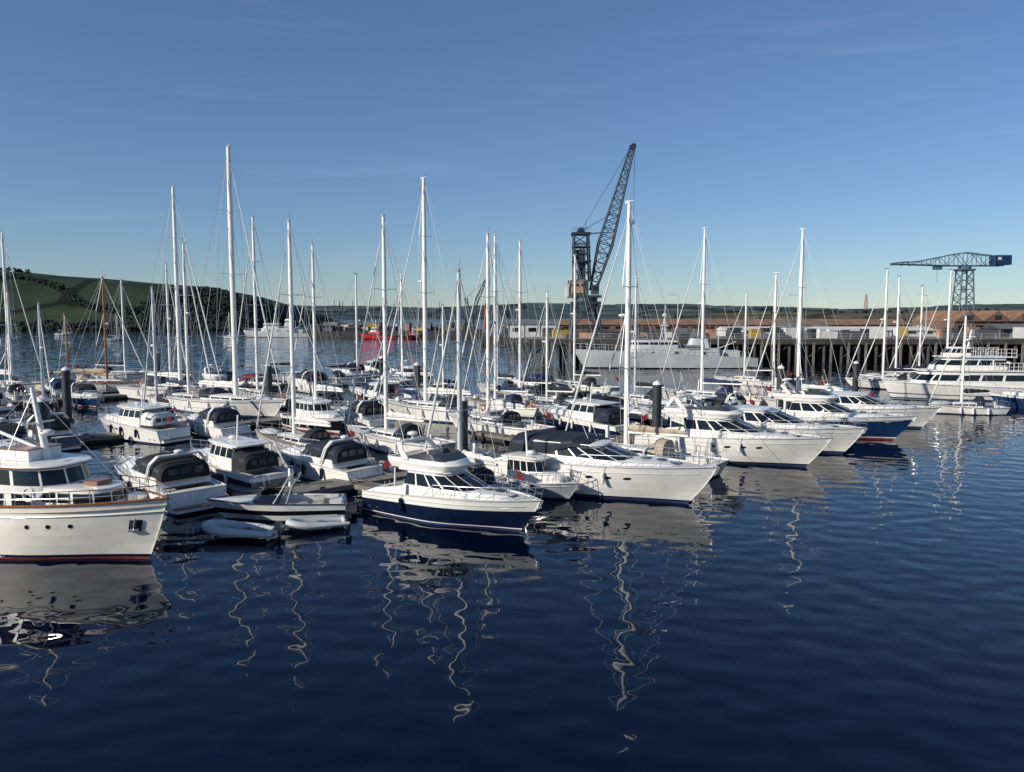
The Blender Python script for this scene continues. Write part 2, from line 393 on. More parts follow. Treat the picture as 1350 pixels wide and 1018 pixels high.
# ------------------------------------------------------------------ motor boats
def motor_boat(name, x, y, h, L, style='fly', bands=None, canvas='canvas_navy', fend=(.25, .45, .6), arch=True, sup='gelcoat_white', ports=True, open_aft=True):
    B = 0.285 * L + 0.55
    c = clash((x, y, radians(h), L, B), 0)
    if c: print('CLASH', name, x, y, 'with', c - 1, BOATS[c - 1][:2])
    register(x, y, h, L, B)
    E = empty(name, x, y, h)
    fs = 0.10 * L + .10; fb = 0.145 * L + .22
    H = Hull(L, B, fs, fb, 0.12 * L, sover=-0.02 * L)
    bands = bands or [(0.06, 'antifoul_blue'), (0.10, 'gelcoat_navy'), (1, 'gelcoat_white')]
    mb = MB(); build_hull(mb, H, bands)
    if ports: portholes(mb, H, (.46, .54, .62, .70), .66, .19, .08)
    for sd in (1, -1):
        mb.path([H.pt(t, .82, sd, .012) for t in [i / 20 for i in range(20)]], .018, 'rubber_grey', n=5)
    portholes(mb, H, (.06, .12), .30, .05, .05, m='rubber_black')
    mb.obj('hull', E, 50)
    mb = MB()
    zd = H.zs(.4); zc = fs - .45
    build_deck(mb, H, 'deck_white', (0.04, 0.30, .78, zc), rail=('rubber_grey', .03))
    pl = .055 * L
    mb.box((-L / 2 - pl / 2, 0, .34), (pl, B * .80, .08), 'deck_teak')
    mb.box((-L / 2 - pl / 2, 0, .22), (pl * .96, B * .78, .16), 'gelcoat_white')
    mb.box((-.45 * L, 0, zc + .22), (.5, B * .62, .42), 'cushion')
    mb.box((-.32 * L, B * .26, zc + .22), (.16 * L, .45, .42), 'cushion')
    mb.box((.33 * L, 0, H.zs(.83) + .06), (.5, .5, .06), 'glass_dark')
    mb.tube((.44 * L, 0, fb + .05), (.5 * L + .12, 0, fb - .03), .05, 'steel_rail')
    mb.tube((.5 * L + .1, 0, fb - .05), (.5 * L - .1, 0, fb - .4), .04, 'steel_rail'); mb.tube((.5 * L - .1, -.18, fb - .38), (.5 * L - .1, .18, fb - .38), .04, 'steel_rail')
    for sd in (1, -1):
        for t in (.08, .9): 
            p = H.sheer(t, sd, .05, .12); mb.box(p, (.22, .05, .05), 'steel_rail')
        mb.tube((-L / 2 - pl, .18 * sd + B * .2, .4), (-L / 2 - pl + .1, .18 * sd + B * .2, 1.15), .018, 'steel_rail')
        # stern mooring lines sagging down toward the pontoon
        p0 = H.sheer(.03, sd, .06, .1); mb.path([p0, p0 + Vector((-.6, -sd * .1, -.45)), p0 + Vector((-1.3, -sd * .15, -fs + .5))], .014, 'rope', n=4)
    if random.random() < .45: ensign(mb, -L / 2 + .1, B * .25, fs)
    mb.obj('deck', E, 40)
    mb = MB()
    if style in ('fly', 'sport', 'hard'):
        hh = {'fly': 1.25, 'sport': 1.0, 'hard': 1.25}[style] * (L / 11) ** .5
        hw = B * .40
        house(mb, [(zd - .15, -.05 * L, .41 * L, B * .37), (zd + .20, -.03 * L, .385 * L, B * .35), (zd + .33, 0, .34 * L, B * .29)], [sup, sup], sup, taper=.35, dome=.1)
        for sx in (.2, .27):
            mb.box((sx * L, 0, zd + .49), (.45, .45, .04), 'glass_dark')
        lv = [(zd - .2, -.24 * L, .24 * L, hw), (zd + .26 * hh, -.24 * L, .19 * L, hw * .985), (zd + .34 * hh, -.235 * L, .165 * L, hw * .97),
              (zd + .80 * hh, -.22 * L, .03 * L, hw * .86), (zd + .90 * hh, -.22 * L, -.0 * L, hw * .84)]
        house(mb, lv, [sup, sup, 'win', sup], None, pill=sup)
        zr = zd + .90 * hh
        house(mb, [(zr - .02, -.27 * L, .03 * L, hw * .90), (zr + .05, -.28 * L, .025 * L, hw * .92), (zr + .10, -.27 * L, .0 * L, hw * .86)], [sup, sup], sup, dome=.08)
        mb.box((-.245 * L, 0, (zc + zr) / 2 + .1), (.04, hw * 1.2, (zr - zc) * .8), 'glass_dark')
        for yy in (-.45, .1): mb.tube((.16 * L, yy, zd + .4 * hh), (.10 * L, yy + .3, zd + .62 * hh), .014, 'rubber_black', n=4)
        for sd in (1, -1): mb.tube((-.2 * L, sd * hw * .90, zr + .06), (.0 * L, sd * hw * .80, zr + .08), .022, 'steel_rail', n=5)
        for sd in (1, -1):
            rows = []
            for u, hgt in ((-.47, .05), (-.42, .28), (-.34, .45), (-.26, .62), (-.2, .8)):
                rows.append([Vector((u * L, sd * B * .455, fs - .02)), Vector((u * L, sd * B * .43, fs + hgt * .8)), Vector((u * L, sd * B * .38, fs + hgt * .8)), Vector((u * L, sd * B * .37, fs - .1))])
            mb.grid(rows if sd < 0 else [list(reversed(r)) for r in rows], sup)
        if style == 'fly':
            z0 = zr + .08
            house(mb, [(z0, -.33 * L, .035 * L, hw * .86), (z0 + .28, -.345 * L, .06 * L, hw * .93), (z0 + .5, -.35 * L, .03 * L, hw * .93)], [sup, sup], sup, openin=(.08, .38))
            house(mb, [(z0 + .5, -.14 * L, .02 * L, hw * .84), (z0 + .78, -.15 * L, -.035 * L, hw * .78)], ['vinyl_window'], None)
            mb.box((-.05 * L, .0, z0 + .45), (.35, .9, .5), 'deck_white')
            mb.box((-.12 * L, 0, z0 + .4), (.45, 1.1, .35), 'cushion'); mb.box((-.14 * L, 0, z0 + .65), (.12, 1.1, .45), 'cushion')
            mb.box((-.27 * L, 0, z0 + .35), (.5, hw * 1.3, .35), 'cushion')
            za, xa = z0 + .45, -.27 * L
            for sd in (1, -1):
                mb.tube((-.31 * L, sd * hw * .85, zd - .1), (-.31 * L, sd * hw * .8, zr), .04, sup)
                mb.path([(-.34 * L, sd * hw * .85, z0 + .5), (-.34 * L, sd * hw * .85, z0 + .85), (-.2 * L, sd * hw * .85, z0 + .8)], .018, 'steel_rail')
            ah = .75; aw = hw * .9
        else:
            za, xa = zd + .3, -.25 * L; ah = 1.3; aw = B * .43
            if style == 'sport':
                arch_loft(mb, [(-.40 * L, B * .36, zd + .35, zr + .05), (-.38 * L, B * .38, zd + .3, zr + .28), (-.3 * L, B * .39, zd + .3, zr + .36), (-.2 * L, B * .38, zd + .45, zr + .40), (-.08 * L, B * .355, zr - .05, zr + .36), (-.02 * L, B * .33, zr, zr + .15)], canvas, 'vinyl_window')
                arch = False
                for sd in (1, -1): mb.tube((-.05 * L, sd * .5, zr + .3), (-.1 * L, sd * .5, zr + 1.7), .014, 'mast_white')
        if arch:
            pts = [(xa + .5, aw, za), (xa + .1, aw * .95, za + ah * .55), (xa - .15, aw * .82, za + ah * .92), (xa - .2, aw * .6, za + ah), (xa - .2, -aw * .6, za + ah), (xa - .15, -aw * .82, za + ah * .92), (xa + .1, -aw * .95, za + ah * .55), (xa + .5, -aw, za)]
            for dx in (-.11, 0, .11):
                mb.path([(p[0] + dx, p[1], p[2]) for p in pts], .065, sup, n=8)
            mb.tube((xa - .2, 0, za + ah), (xa - .2, 0, za + ah + .25), .05, sup)
            mb.ell((xa - .2, 0, za + ah + .32), (.28, .28, .12), 'gelcoat_white')
            mb.tube((xa - .2, aw * .5, za + ah), (xa - .7, aw * .5, za + ah + 1.7), .014, 'mast_white')
            mb.tube((xa - .2, -aw * .5, za + ah), (xa - .6, -aw * .5, za + ah + 1.2), .014, 'mast_white')
    elif style == 'canopy':
        house(mb, [(zd - .15, -.08 * L, .40 * L, B * .38), (zd + .24, -.06 * L, .37 * L, B * .35), (zd + .38, -.02 * L, .31 * L, B * .29)], [sup, sup], sup, taper=.35, dome=.12)
        mb.box((.2 * L, 0, zd + .53), (.45, .45, .04), 'glass_dark')
        house(mb, [(zd - .2, -.36 * L, .14 * L, B * .44), (zd + .30, -.33 * L, .12 * L, B * .42)], [sup], sup, openin=(.1, .5))
        house(mb, [(zd + .30, -.22 * L, .12 * L, B * .415), (zd + .34, -.21 * L, .105 * L, B * .41), (zd + .80, -.18 * L, .01 * L, B * .37), (zd + .84, -.18 * L, .0 * L, B * .365)], ['steel_rail', 'win', 'steel_rail'], None, pill='steel_rail')
        arch_loft(mb, [(-.37 * L, B * .39, zd + .15, zd + .95), (-.35 * L, B * .41, zd + .1, zd + 1.08), (-.25 * L, B * .41, zd + .25, zd + 1.22), (-.24 * L, B * .41, zd + .25, zd + 1.22), (-.10 * L, B * .39, zd + .35, zd + 1.18), (-.0 * L, B * .34, zd + .72, zd + .90)], canvas, 'vinyl_window')
        if arch:
            for dx in (-.08, .08):
                mb.path([(-.22 * L + dx, B * .445, zd), (-.27 * L + dx, B * .43, zd + .95), (-.29 * L + dx, B * .33, zd + 1.34), (-.29 * L + dx, -B * .33, zd + 1.34), (-.27 * L + dx, -B * .43, zd + .95), (-.22 * L + dx, -B * .445, zd)], .06, sup, n=8)
            mb.ell((-.29 * L, 0, zd + 1.5), (.25, .25, .11), 'gelcoat_white')
    elif style == 'wheelhouse':
        house(mb, [(zd - .15, -.05 * L, .38 * L, B * .36), (zd + .42, -.03 * L, .35 * L, B * .33), (zd + .5, 0, .32 * L, B * .28)], [sup, sup], sup, taper=.35, dome=.06)
        lv = [(zd - .3, -.25 * L, .14 * L, B * .38), (zd + .60, -.25 * L, .13 * L, B * .37), (zd + 1.14, -.25 * L, .10 * L, B * .34), (zd + 1.3, -.25 * L, .10 * L, B * .34)]
        house(mb, lv, [sup, 'win', sup], None, pill=sup)
        house(mb, [(zd + 1.28, -.32 * L, .15 * L, B * .38), (zd + 1.35, -.32 * L, .15 * L, B * .38)], [sup], sup, dome=.06)
        mb.tube((-.1 * L, 0, zd + 1.35), (-.12 * L, 0, zd + 2.9), .05, 'mast_white')
        for k in (-1, 1): mb.tube((-.2 * L, k * B * .3, zd + 1.38), (.08 * L, k * B * .3, zd + 1.42), .025, 'steel_rail')
        mb.ell((-.05 * L, 0, zd + 1.55), (.25, .25, .12), 'gelcoat_white')
        if canvas: arch_loft(mb, [(-.40 * L, B * .35, fs + .3, zd + .75), (-.38 * L, B * .37, fs + .3, zd + .92), (-.32 * L, B * .37, fs + .3, zd + 1.05), (-.25 * L, B * .36, fs + .3, zd + 1.1)], canvas, 'vinyl_window')
    mb.obj('superstructure', E, 32)
    mb = MB()
    bow_rail(mb, H, .42, 1.0, .58, 9)
    mb.obj('railings', E)
    mb = MB(); fenders(mb, H, fend, m=random.choice(['fender_white', 'fender_white', 'gelcoat_navy']))
    mb.obj('fenders', E)
    return E

# ------------------------------------------------------------------ sailing yachts
def sail_boat(name, mx, my, h, L, mh, hullm='gelcoat_white', cover='canvas_navy', mastm='mast_white', mr=None, genoa='canvas_white', wood=False, mizzen=False, lean=0.0, fill=False):
    B = 0.24 * L + .7; hr = radians(h); off = .07 * L
    x = mx - cos(hr) * off; y = my - sin(hr) * off
    c = clash((x, y, hr, L, B), 0)
    if c:
        if fill: return None
        print('CLASH', name, round(mx, 1), round(my, 1), 'with', c - 1, BOATS[c - 1][:2])
    register(x, y, h, L, B)
    E = empty(name, x, y, h)
    fs = .07 * L + .2; fb = .09 * L + .35
    H = Hull(L, B, fs, fb, .10 * L, sail=True, sover=.05 * L)
    st = 'gelcoat_navy' if hullm != 'gelcoat_navy' else 'gelcoat_white'
    mb = MB(); build_hull(mb, H, [(0.07, 'antifoul_blue'), (0.12, st), (.86, hullm), (.91, st), (1, hullm)]); mb.obj('hull', E, 50)
    mb = MB(); zd = H.zs(.45)
    build_deck(mb, H, 'deck_teak' if wood or random.random() < .25 else 'deck_white', (.05, .32, .55, fs - .4), rail=('varnish_wood' if wood else 'mast_alu', .03))
    mb.box((.3 * L, 0, H.zs(.8) + .05), (.5, .5, .06), 'glass_dark')
    mb.torus((-.36 * L, 0, fs + .55), .4, .02, 'steel_rail', rot=Matrix.Rotation(pi / 2, 3, 'Y'))
    mb.tube((-.36 * L, 0, fs - .4), (-.36 * L, 0, fs + .55), .07, 'mast_white')
    if random.random() < .5: ensign(mb, -L / 2 + .3, .3, fs + .2)
    q_ = random.random()
    if q_ < .25:   # upturned tender lashed on the foredeck
        mb.ell((.33 * L, 0, H.zs(.8) + .1), (1.1, .55, .32), 'rubber_grey', 14, 5, half=True)
    elif q_ < .45: # liferaft canister
        mb.tube((.30 * L, -.35, H.zs(.8) + .28), (.30 * L, .35, H.zs(.8) + .28), .22, 'gelcoat_white', n=10)
    mb.obj('deck', E, 40)
    mb = MB()
    sup = 'varnish_wood' if wood else 'gelcoat_white'
    house(mb, [(zd - .12, -.17 * L, .26 * L, B * .30), (zd + .10, -.165 * L, .25 * L, B * .29), (zd + .27, -.16 * L, .235 * L, B * .275), (zd + .38, -.155 * L, .21 * L, B * .25)], [sup, 'win', 'gelcoat_white'], 'deck_white', taper=.4, dome=.07, pill=sup)
    arch_loft(mb, [(-.19 * L, B * .28, zd + .1, zd + 1.0), (-.14 * L, B * .29, zd + .2, zd + 1.05), (-.09 * L, B * .27, zd + .3, zd + .55)], cover if cover != 'canvas_white' else 'canvas_navy', 'vinyl_window', ends=True, p=2.8)
    mb.obj('coachroof', E, 35)
    mb = MB(); mr = mr or (.080 + mh * .0045)
    m0 = Vector((off, 0, zd + .2)); mt = Vector((off - lean, 0, mh))
    mb.tube(m0, m0.lerp(mt, .75), mr, mastm, mr, n=10); mb.tube(m0.lerp(mt, .75), mt, mr, mastm, mr * .72, n=10)
    mb.tube(mt, mt + Vector((-.1, 0, .7)), .015, 'rig_wire'); mb.tube(mt + Vector((-.3, 0, .2)), mt + Vector((.35, 0, .2)), .02, 'rig_wire')
    mb.box(mt + Vector((.1, 0, .1)), (.35, .12, .14), 'rig_wire')
    if random.random() < .5:
        q = m0.lerp(mt, .55) + Vector((mr + .25, 0, 0)); mb.ell(q, (.24, .24, .12), 'mast_white', 10, 6); mb.tube(q - Vector((.3, 0, .08)), q - Vector((0, 0, .08)), .04, 'mast_white')
    ns = 3 if mh > 20 else 2
    sp = [(i + 1) / (ns + 1) for i in range(ns)]
    tips = {1: [], -1: []}
    for k, s_ in enumerate(sp):
        c0 = m0.lerp(mt, s_); w = B * (.40 - .08 * k)
        for sd in (1, -1):
            tp = c0 + Vector((-.15, sd * w, .05)); mb.tube(c0, tp, .035, mastm, .025); tips[sd].append(tp)
    bz = zd + 1.25; bl = .37 * L
    mb.tube((off, 0, bz), (off - bl, 0, bz + .1), .085, mastm, n=8)
    mb.obj('mast', E, 50)
    mb = MB()
    rows = []
    for i in range(13):
        u = i / 12; xx = off - .15 - (bl - .25) * u; rr = .26 * (1 - .55 * u) + .02 * sin(i * 2.1); zz = bz + .12 + rr * .7 + .1 * u
        if i in (0, 12): rr *= .3
        rows.append([Vector((xx, rr * .62 * cos(a), zz + rr * 1.1 * sin(a))) for a in [2 * pi * q / 10 for q in range(11)]])
    mb.grid(rows, cover)
    fs_b = Vector((.485 * L, 0, fb + .15)); fs_t = m0.lerp(mt, .97)
    mb.tube(fs_b, fs_b.lerp(fs_t, .25), .05, genoa, .085, n=7); mb.tube(fs_b.lerp(fs_t, .25), fs_b.lerp(fs_t, .9), .085, genoa, .035, n=7)
    mb.obj('furled_sails', E, 50)
    mb = MB(); wr = .016
    mb.tube(fs_t, fs_b, wr, 'rig_light', n=4)
    mb.tube(mt, (-.49 * L, 0, fs + .1), wr, 'rig_wire', n=4)
    for sd in (1, -1):
        ch = H.sheer(.53, sd, 0, .08)
        mb.path([ch] + tips[sd] + [mt], wr, 'rig_wire', n=4)
        ch2 = H.sheer(.48, sd, 0, .1)
        mb.tube(ch2, m0.lerp(mt, sp[0]), wr, 'rig_wire', n=4)
        mb.tube(tips[sd][0], m0.lerp(mt, sp[-1]), wr, 'rig_wire', n=4)
    mb.tube(mt, (off - bl, 0, bz + .1), wr * .8, 'rig_light', n=4)
    if mizzen:
        q = Vector((-.33 * L, 0, fs)); qt = q + Vector((0, 0, mh * .62)); mb.tube(q, qt, mr * .8, mastm, mr * .6, n=8)
        mb.tube((q.x, 0, fs + 1.3), (q.x - .22 * L, 0, fs + 1.35), .12, cover, n=8)
        for sd in (1, -1): mb.tube(qt, H.sheer(.15, sd), wr, 'rig_wire', n=4)
    mb.obj('rigging', E)
    mb = MB()
    for sd in (1, -1):
        tops = []
        for i in range(11):
            t = .02 + .96 * i / 10; b = H.sheer(t, sd, 0, .05); tp = b + Vector((0, 0, .6)); mb.tube(b, tp, .016, 'steel_rail', n=4); tops.append(tp)
        mb.path(tops, .012, 'steel_rail', n=4); mb.path([p - Vector((0, 0, .28)) for p in tops], .009, 'steel_rail', n=4)
    mb.tube(H.sheer(.02, 1, .6, .05), H.sheer(.02, -1, .6, .05), .018, 'steel_rail'); mb.tube(H.sheer(.98, 1, .6), H.sheer(.98, -1, .6), .018, 'steel_rail')
    mb.obj('guard_rails', E)
    mb = MB(); fenders(mb, H, (.3, .5, .65)); 
    if random.random() < .4: mb.torus(H.sheer(.04, 1, .45), .28, .07, 'lifering', rot=Matrix.Rotation(pi / 2, 3, 'Y'))
    mb.obj('fenders', E)
    return E

# ------------------------------------------------------------------ foreground boats
def trawler(x, y, h, L):
    B = 4.3; register(x, y, h, L, B); E = empty('classic_motor_yacht', x, y, h)
    H = Hull(L, B, 1.85, 2.6, 1.0, sover=.3, wmid=.9, p=2.6)
    mb = MB(); build_hull(mb, H, [(.035, 'antifoul_red'), (.085, 'gelcoat_navy'), (1, 'gelcoat_cream')])
    portholes(mb, H, [.3, .38, .46, .6, .67, .74], .62, .10, .10, rim='gelcoat_cream')
    for sd in (1, -1):
        c = H.pt(.93, .6, sd, .03); e = (H.pt(.955, .6, sd, .03) - c).normalized(); g = (H.pt(.93, .8, sd, .03) - c).normalized()
        q = [c - e * .25 - g * .32, c + e * .25 - g * .32, c + e * .25 + g * .22, c - e * .25 + g * .22]
        mb.add(q, [(0, 1, 2, 3) if sd < 0 else (3, 2, 1, 0)], 'piling_steel')
        o = Vector((0, sd * .05, 0)); mb.tube(c + o + g * .3, c + o - g * .25, .035, 'steel_rail'); mb.tube(c + o - g * .25 - e * .2, c + o - g * .25 + e * .2, .05, 'steel_rail')
        mb.path([H.pt(t, .80, sd, .02) for t in [i / 20 for i in range(21)]], .03, 'gelcoat_cream', n=5)
    mb.obj('hull', E, 50)
    mb = MB(); build_deck(mb, H, 'deck_teak', None, rail=('varnish_wood', .055), drop=.28)
    mb.box((5.0, 0, 2.5), (.5, .5, .4), 'steel_rail'); mb.obj('deck', E, 40)
    mb = MB(); w = 'gelcoat_white'
    house(mb, [(1.8, .5, 4.1, 1.35), (2.35, .5, 4.05, 1.33), (2.75, .5, 4.0, 1.3), (2.92, .5, 3.95, 1.28)], [w, 'win', w], w, pill=w, taper=.25)
    mb.box((3.0, 0, 3.07), (.7, .8, .16), 'varnish_wood')
    house(mb, [(1.8, -3.2, 2.0, 1.65), (3.0, -3.2, 1.95, 1.6), (3.6, -3.2, 1.75, 1.52), (3.72, -3.2, 1.75, 1.5)], [w, 'win', w], None, pill=w, taper=.08)
    house(mb, [(3.7, -3.9, 2.05, 1.72), (3.76, -3.9, 2.05, 1.72), (3.82, -3.9, 2.0, 1.70)], ['varnish_wood', w], w, taper=.08)
    house(mb, [(1.6, -5.9, -3.2, 1.6), (2.45, -5.9, -3.2, 1.55), (2.95, -5.85, -3.2, 1.5), (3.1, -5.85, -3.2, 1.48)], [w, 'win', w], w, pill=w, taper=.02)
    mb.box((-.6, 0, 4.1), (1.6, 1.6, .45), w); mb.box((-.6, 0, 4.35), (1.7, 1.7, .05), 'varnish_wood')
    for k in range(3): mb.box((-2.4 + k * 1.5, -1.62, 2.45), (.9, .05, .5), 'glass_dark')
    mb.box((-1.65, -1.66, 2.75), (.75, .05, 1.7), 'varnish_wood')
    mb.obj('deckhouse', E, 32)
    mb = MB()
    mb.tube((.35, 0, 3.7), (-.35, 0, 6.9), .16, 'mast_white', .08, n=10); mb.tube((-.1, -.8, 5.4), (-.1, .8, 5.4), .04, 'mast_white')
    mb.ell((.35, 0, 5.0), (.32, .32, .14), 'mast_white'); mb.tube((.3, 0, 4.85), (-.1, 0, 4.85), .05, 'mast_white')
    mb.tube((.2, 0, 4.2), (-3.4, 0, 5.2), .07, 'mast_white')
    for p in ((4.8, 0, 2.6), (-6, 0, 2.4)): mb.tube((-.35, 0, 6.8), p, .014, 'rig_wire', n=4)
    for sd in (1, -1): mb.tube((-.35, 0, 6.6), (-1, sd * 1.9, 2.2), .014, 'rig_wire', n=4)
    mb.obj('mast', E)
    mb = MB()
    for sd in (1, -1):
        tops = []
        for i in range(16):
            t = .08 + .9 * i / 15; b = H.sheer(t, sd, 0, .05); tp = b + Vector((0, 0, .55)); mb.tube(b, tp, .02, 'steel_rail', n=5); tops.append(tp)
        mb.path(tops, .025, 'varnish_wood'); mb.path([p - Vector((0, 0, .27)) for p in tops], .012, 'steel_rail')
    mb.torus((1.2, -1.72, 2.75), .28, .06, 'fender_white', rot=Matrix.Rotation(pi / 2, 3, 'X'))
    mb.obj('railings', E)
def inflatable(x, y, h, L, outboard=True):
    E = empty('inflatable_dinghy', x, y, h); B = L * .46; mb = MB(); r = L * .068
    pts = []
    for i in range(25):
        a = -pi / 2 + pi * i / 24
        pts.append(Vector((L * .5 - B * .75 + cos(a) * B * .72, sin(a) * (B / 2 - r), .12 + r + .14 * max(0, cos(a)))))
    pts = [Vector((-L / 2, -(B / 2 - r), .10 + r))] + pts + [Vector((-L / 2, (B / 2 - r), .10 + r))]
    rows = []
    for i, p in enumerate(pts):
        d = (pts[min(i + 1, len(pts) - 1)] - pts[max(i - 1, 0)]).normalized(); u = Vector((0, 0, 1)); w = d.cross(u).normalized()
        rr = r * (.5 if i in (0, len(pts) - 1) else 1)
        rows.append([p + (w * cos(2 * pi * k / 12) + u * sin(2 * pi * k / 12)) * rr for k in range(13)])
    mb.grid(rows, 'rubber_grey')
    mb.add([p - Vector((0, 0, r * .5)) for p in pts], [tuple(range(len(pts)))], 'gelcoat_grey')
    mb.box((-L * .42, 0, .28), (.06, B - 2 * r, .42), 'gelcoat_white')
    mb.box((-L * .02, 0, .34), (.25, B - r, .06), 'timber_grey')
    mb.obj('tubes', E, 50)
    if outboard:
        mb = MB(); mb.box((-L * .5, 0, .62), (.32, .26, .34), 'gelcoat_black', taper=.75); mb.tube((-L * .5, 0, .5), (-L * .53, 0, -.2), .06, 'gelcoat_black')
        mb.tube((-L * .46, 0, .6), (-L * .32, 0, .65), .025, 'gelcoat_black'); mb.obj('outboard_motor', E, 40)
def wakeboat(x, y, h, L):
    E = empty('ski_boat', x, y, h); B = 2.5; register(x, y, h, L, B)
    H = Hull(L, B, .78, 1.05, .9, sover=-.1, p=2.5)
    mb = MB(); build_hull(mb, H, [(.08, 'gelcoat_black'), (.36, 'gelcoat_white'), (.62, 'gelcoat_black'), (1, 'gelcoat_white')]); mb.obj('hull', E, 50)
    mb = MB(); build_deck(mb, H, 'gelcoat_white', (.1, .62, .76, .32), mfloor='deck_teak', rail=('rubber_black', .03))
    mb.box((-L / 2 - .25, 0, .25), (.6, B * .7, .08), 'deck_teak')
    mb.box((-2.0, 0, .6), (.5, 1.6, .45), 'cushion'); mb.box((-.6, .65, .6), (1.8, .4, .45), 'cushion'); mb.box((.2, -.5, .7), (.5, .5, .6), 'cushion')
    house(mb, [(.88, -.2, 1.3, 1.0), (1.29, -.3, .75, .9)], ['glass_dark'], None)
    mb.box((-2.85, 0, .82), (.6, 1.7, .1), 'deck_white')
    mb.obj('cockpit', E, 40)
    mb = MB()
    for dx in (0, .35):
        mb.path([(.1 - dx * 1.8, 1.12, .85), (-.5 - dx, .98, 1.8), (-.75 - dx, .7, 2.05), (-.75 - dx, -.7, 2.05), (-.5 - dx, -.98, 1.8), (.1 - dx * 1.8, -1.12, .85)], .045, 'rig_wire', n=7)
    mb.obj('wakeboard_tower', E)

W, N_, K_ = 'gelcoat_white', 'gelcoat_navy', 'gelcoat_black'
trawler(-20.1, 33.3, -18, 13)
motor_boat('cabin_cruiser', -19.6, 42.9, 137, 9.8, 'canopy', canvas='canvas_black')
motor_boat('cabin_cruiser', -16.9, 46.6, 140, 8.8, 'wheelhouse', [(.12, 'antifoul_blue'), (.75, N_), (1, W)], canvas='canvas_black')
motor_boat('cabin_cruiser', -12.0, 48.3, 142, 8.6, 'canopy', canvas='canvas_navy')
wakeboat(-11.6, 38.3, 190, 6.6)
inflatable(-12.1, 34.7, 172, 3.4); inflatable(-9.0, 36.0, 200, 2.7)
motor_boat('flybridge_cruiser', -2.7, 37.8, -36, 9.9, 'fly', [(.05, 'antifoul_blue'), (.08, N_), (.115, W), (.66, N_), (1, W)], ports=False, fend=(.3,))
motor_boat('small_fishing_boat', 1.3, 43.1, -36, 5.6, 'wheelhouse', [(.1, 'antifoul_blue'), (1, 'gelcoat_grey')], canvas=None, ports=False)
motor_boat('sports_cruiser', 5.1, 43.9, -35, 13.4, 'sport')
motor_boat('flybridge_cruiser', 15.2, 53.8, -33, 12.8, 'fly')
motor_boat('flybridge_cruiser', 19.8, 58.6, -34, 12.4, 'hard')
motor_boat('flybridge_cruiser', 26.2, 64.6, -30, 12.6, 'fly', [(.08, 'antifoul_red'), (.12, W), (.85, 'gelcoat_blue'), (1, W)])
motor_boat('sports_cruiser', 31.9, 70.9, -30, 12.0, 'hard')

# ------------------------------------------------------------------ sailing yachts at their berths
S = sail_boat
S('sailing_yacht', 7.5, 51.2, 145, 11.5, 17.0, cover='canvas_beige', mr=.18)
S('sailing_yacht', -15.6, 56.0, 142, 11, 16.4, cover='canvas_white')
S('sailing_yacht', -9.4, 58.5, 140, 11, 17.1, cover='canvas_white')
S('sailing_yacht', -2.0, 66.0, 140, 11, 16.5, cover='canvas_white')
S('sailing_yacht', -8.3, 75.5, 150, 14, 22.6, cover='canvas_white', mr=.21)
S('sailing_yacht', -1.7, 80, 140, 11, 17.8, cover='canvas_blue')
S('sailing_yacht', .9, 89, 140, 12, 18, hullm=N_)
S('sailing_yacht', 3.6, 81, 140, 9, 12.2)
S('sailing_yacht', 8, 101, 140, 11, 17.3)
S('sailing_yacht', 13.3, 85, 140, 10, 13.8, mastm='mast_alu')
S('sailing_yacht', 21, 87, 140, 13, 19.2, cover='canvas_blue')
S('sailing_yacht', 32.5, 110, 150, 10, 12.9)
S('sailing_yacht', 31.9, 96, 140, 10, 14.8)
S('sailing_yacht', 29.3, 80.5, 142, 12, 18.4, cover='canvas_white', mr=.18)
S('sailing_yacht', 50, 106, 160, 11, 15.9)
S('sailing_yacht', 54.6, 112, 160, 11, 15.2)
S('sailing_yacht', 60, 116, 160, 10, 14)
S('sailing_yacht', 58.5, 106, 160, 11, 15.8)
S('sailing_yacht', 45.3, 79, 175, 7.5, 9.8)
S('sailing_yacht', -20, 80, 140, 12, 16.9, hullm=N_, cover='canvas_white')
S('sailing_yacht', -27.6, 78.5, -35, 17, 26.2, mr=.26, cover='canvas_white')
S('sailing_yacht', -28.5, 88, 140, 13, 20.6)
S('sailing_yacht', -34.6, 84, -38, 12, 17.3, cover='canvas_blue')
S('sailing_yacht', -38.4, 91, -30, 17, 24.3, mr=.22, cover='canvas_white')
S('sailing_yacht', -43, 99, -38, 11, 16.1)
S('classic_ketch', -52, 101, -10, 14, 14.8, wood=True, mastm='varnish_wood', cover='canvas_beige', mizzen=True)
S('sailing_yacht', -63.8, 100, -15, 13, 20.1, cover='canvas_white')
S('sailing_yacht', -58, 118, 0, 12, 15)
S('sailing_yacht', -22, 112, 20, 12, 15.5)
S('sailing_yacht', -14.5, 104, 160, 11, 15, hullm=K_)
S('sailing_yacht', -33, 118, 10, 11, 14)

M = motor_boat
M('motor_cruiser', -30.6, 63.5, 150, 9.6, 'wheelhouse', canvas='canvas_white')
M('cabin_cruiser', -36.5, 60, 140, 9, 'canopy', [(.1, 'antifoul_blue'), (1, K_)], canvas='canvas_black')
M('cabin_cruiser', -25.3, 65.5, 140, 8, 'canopy', canvas='canvas_navy')

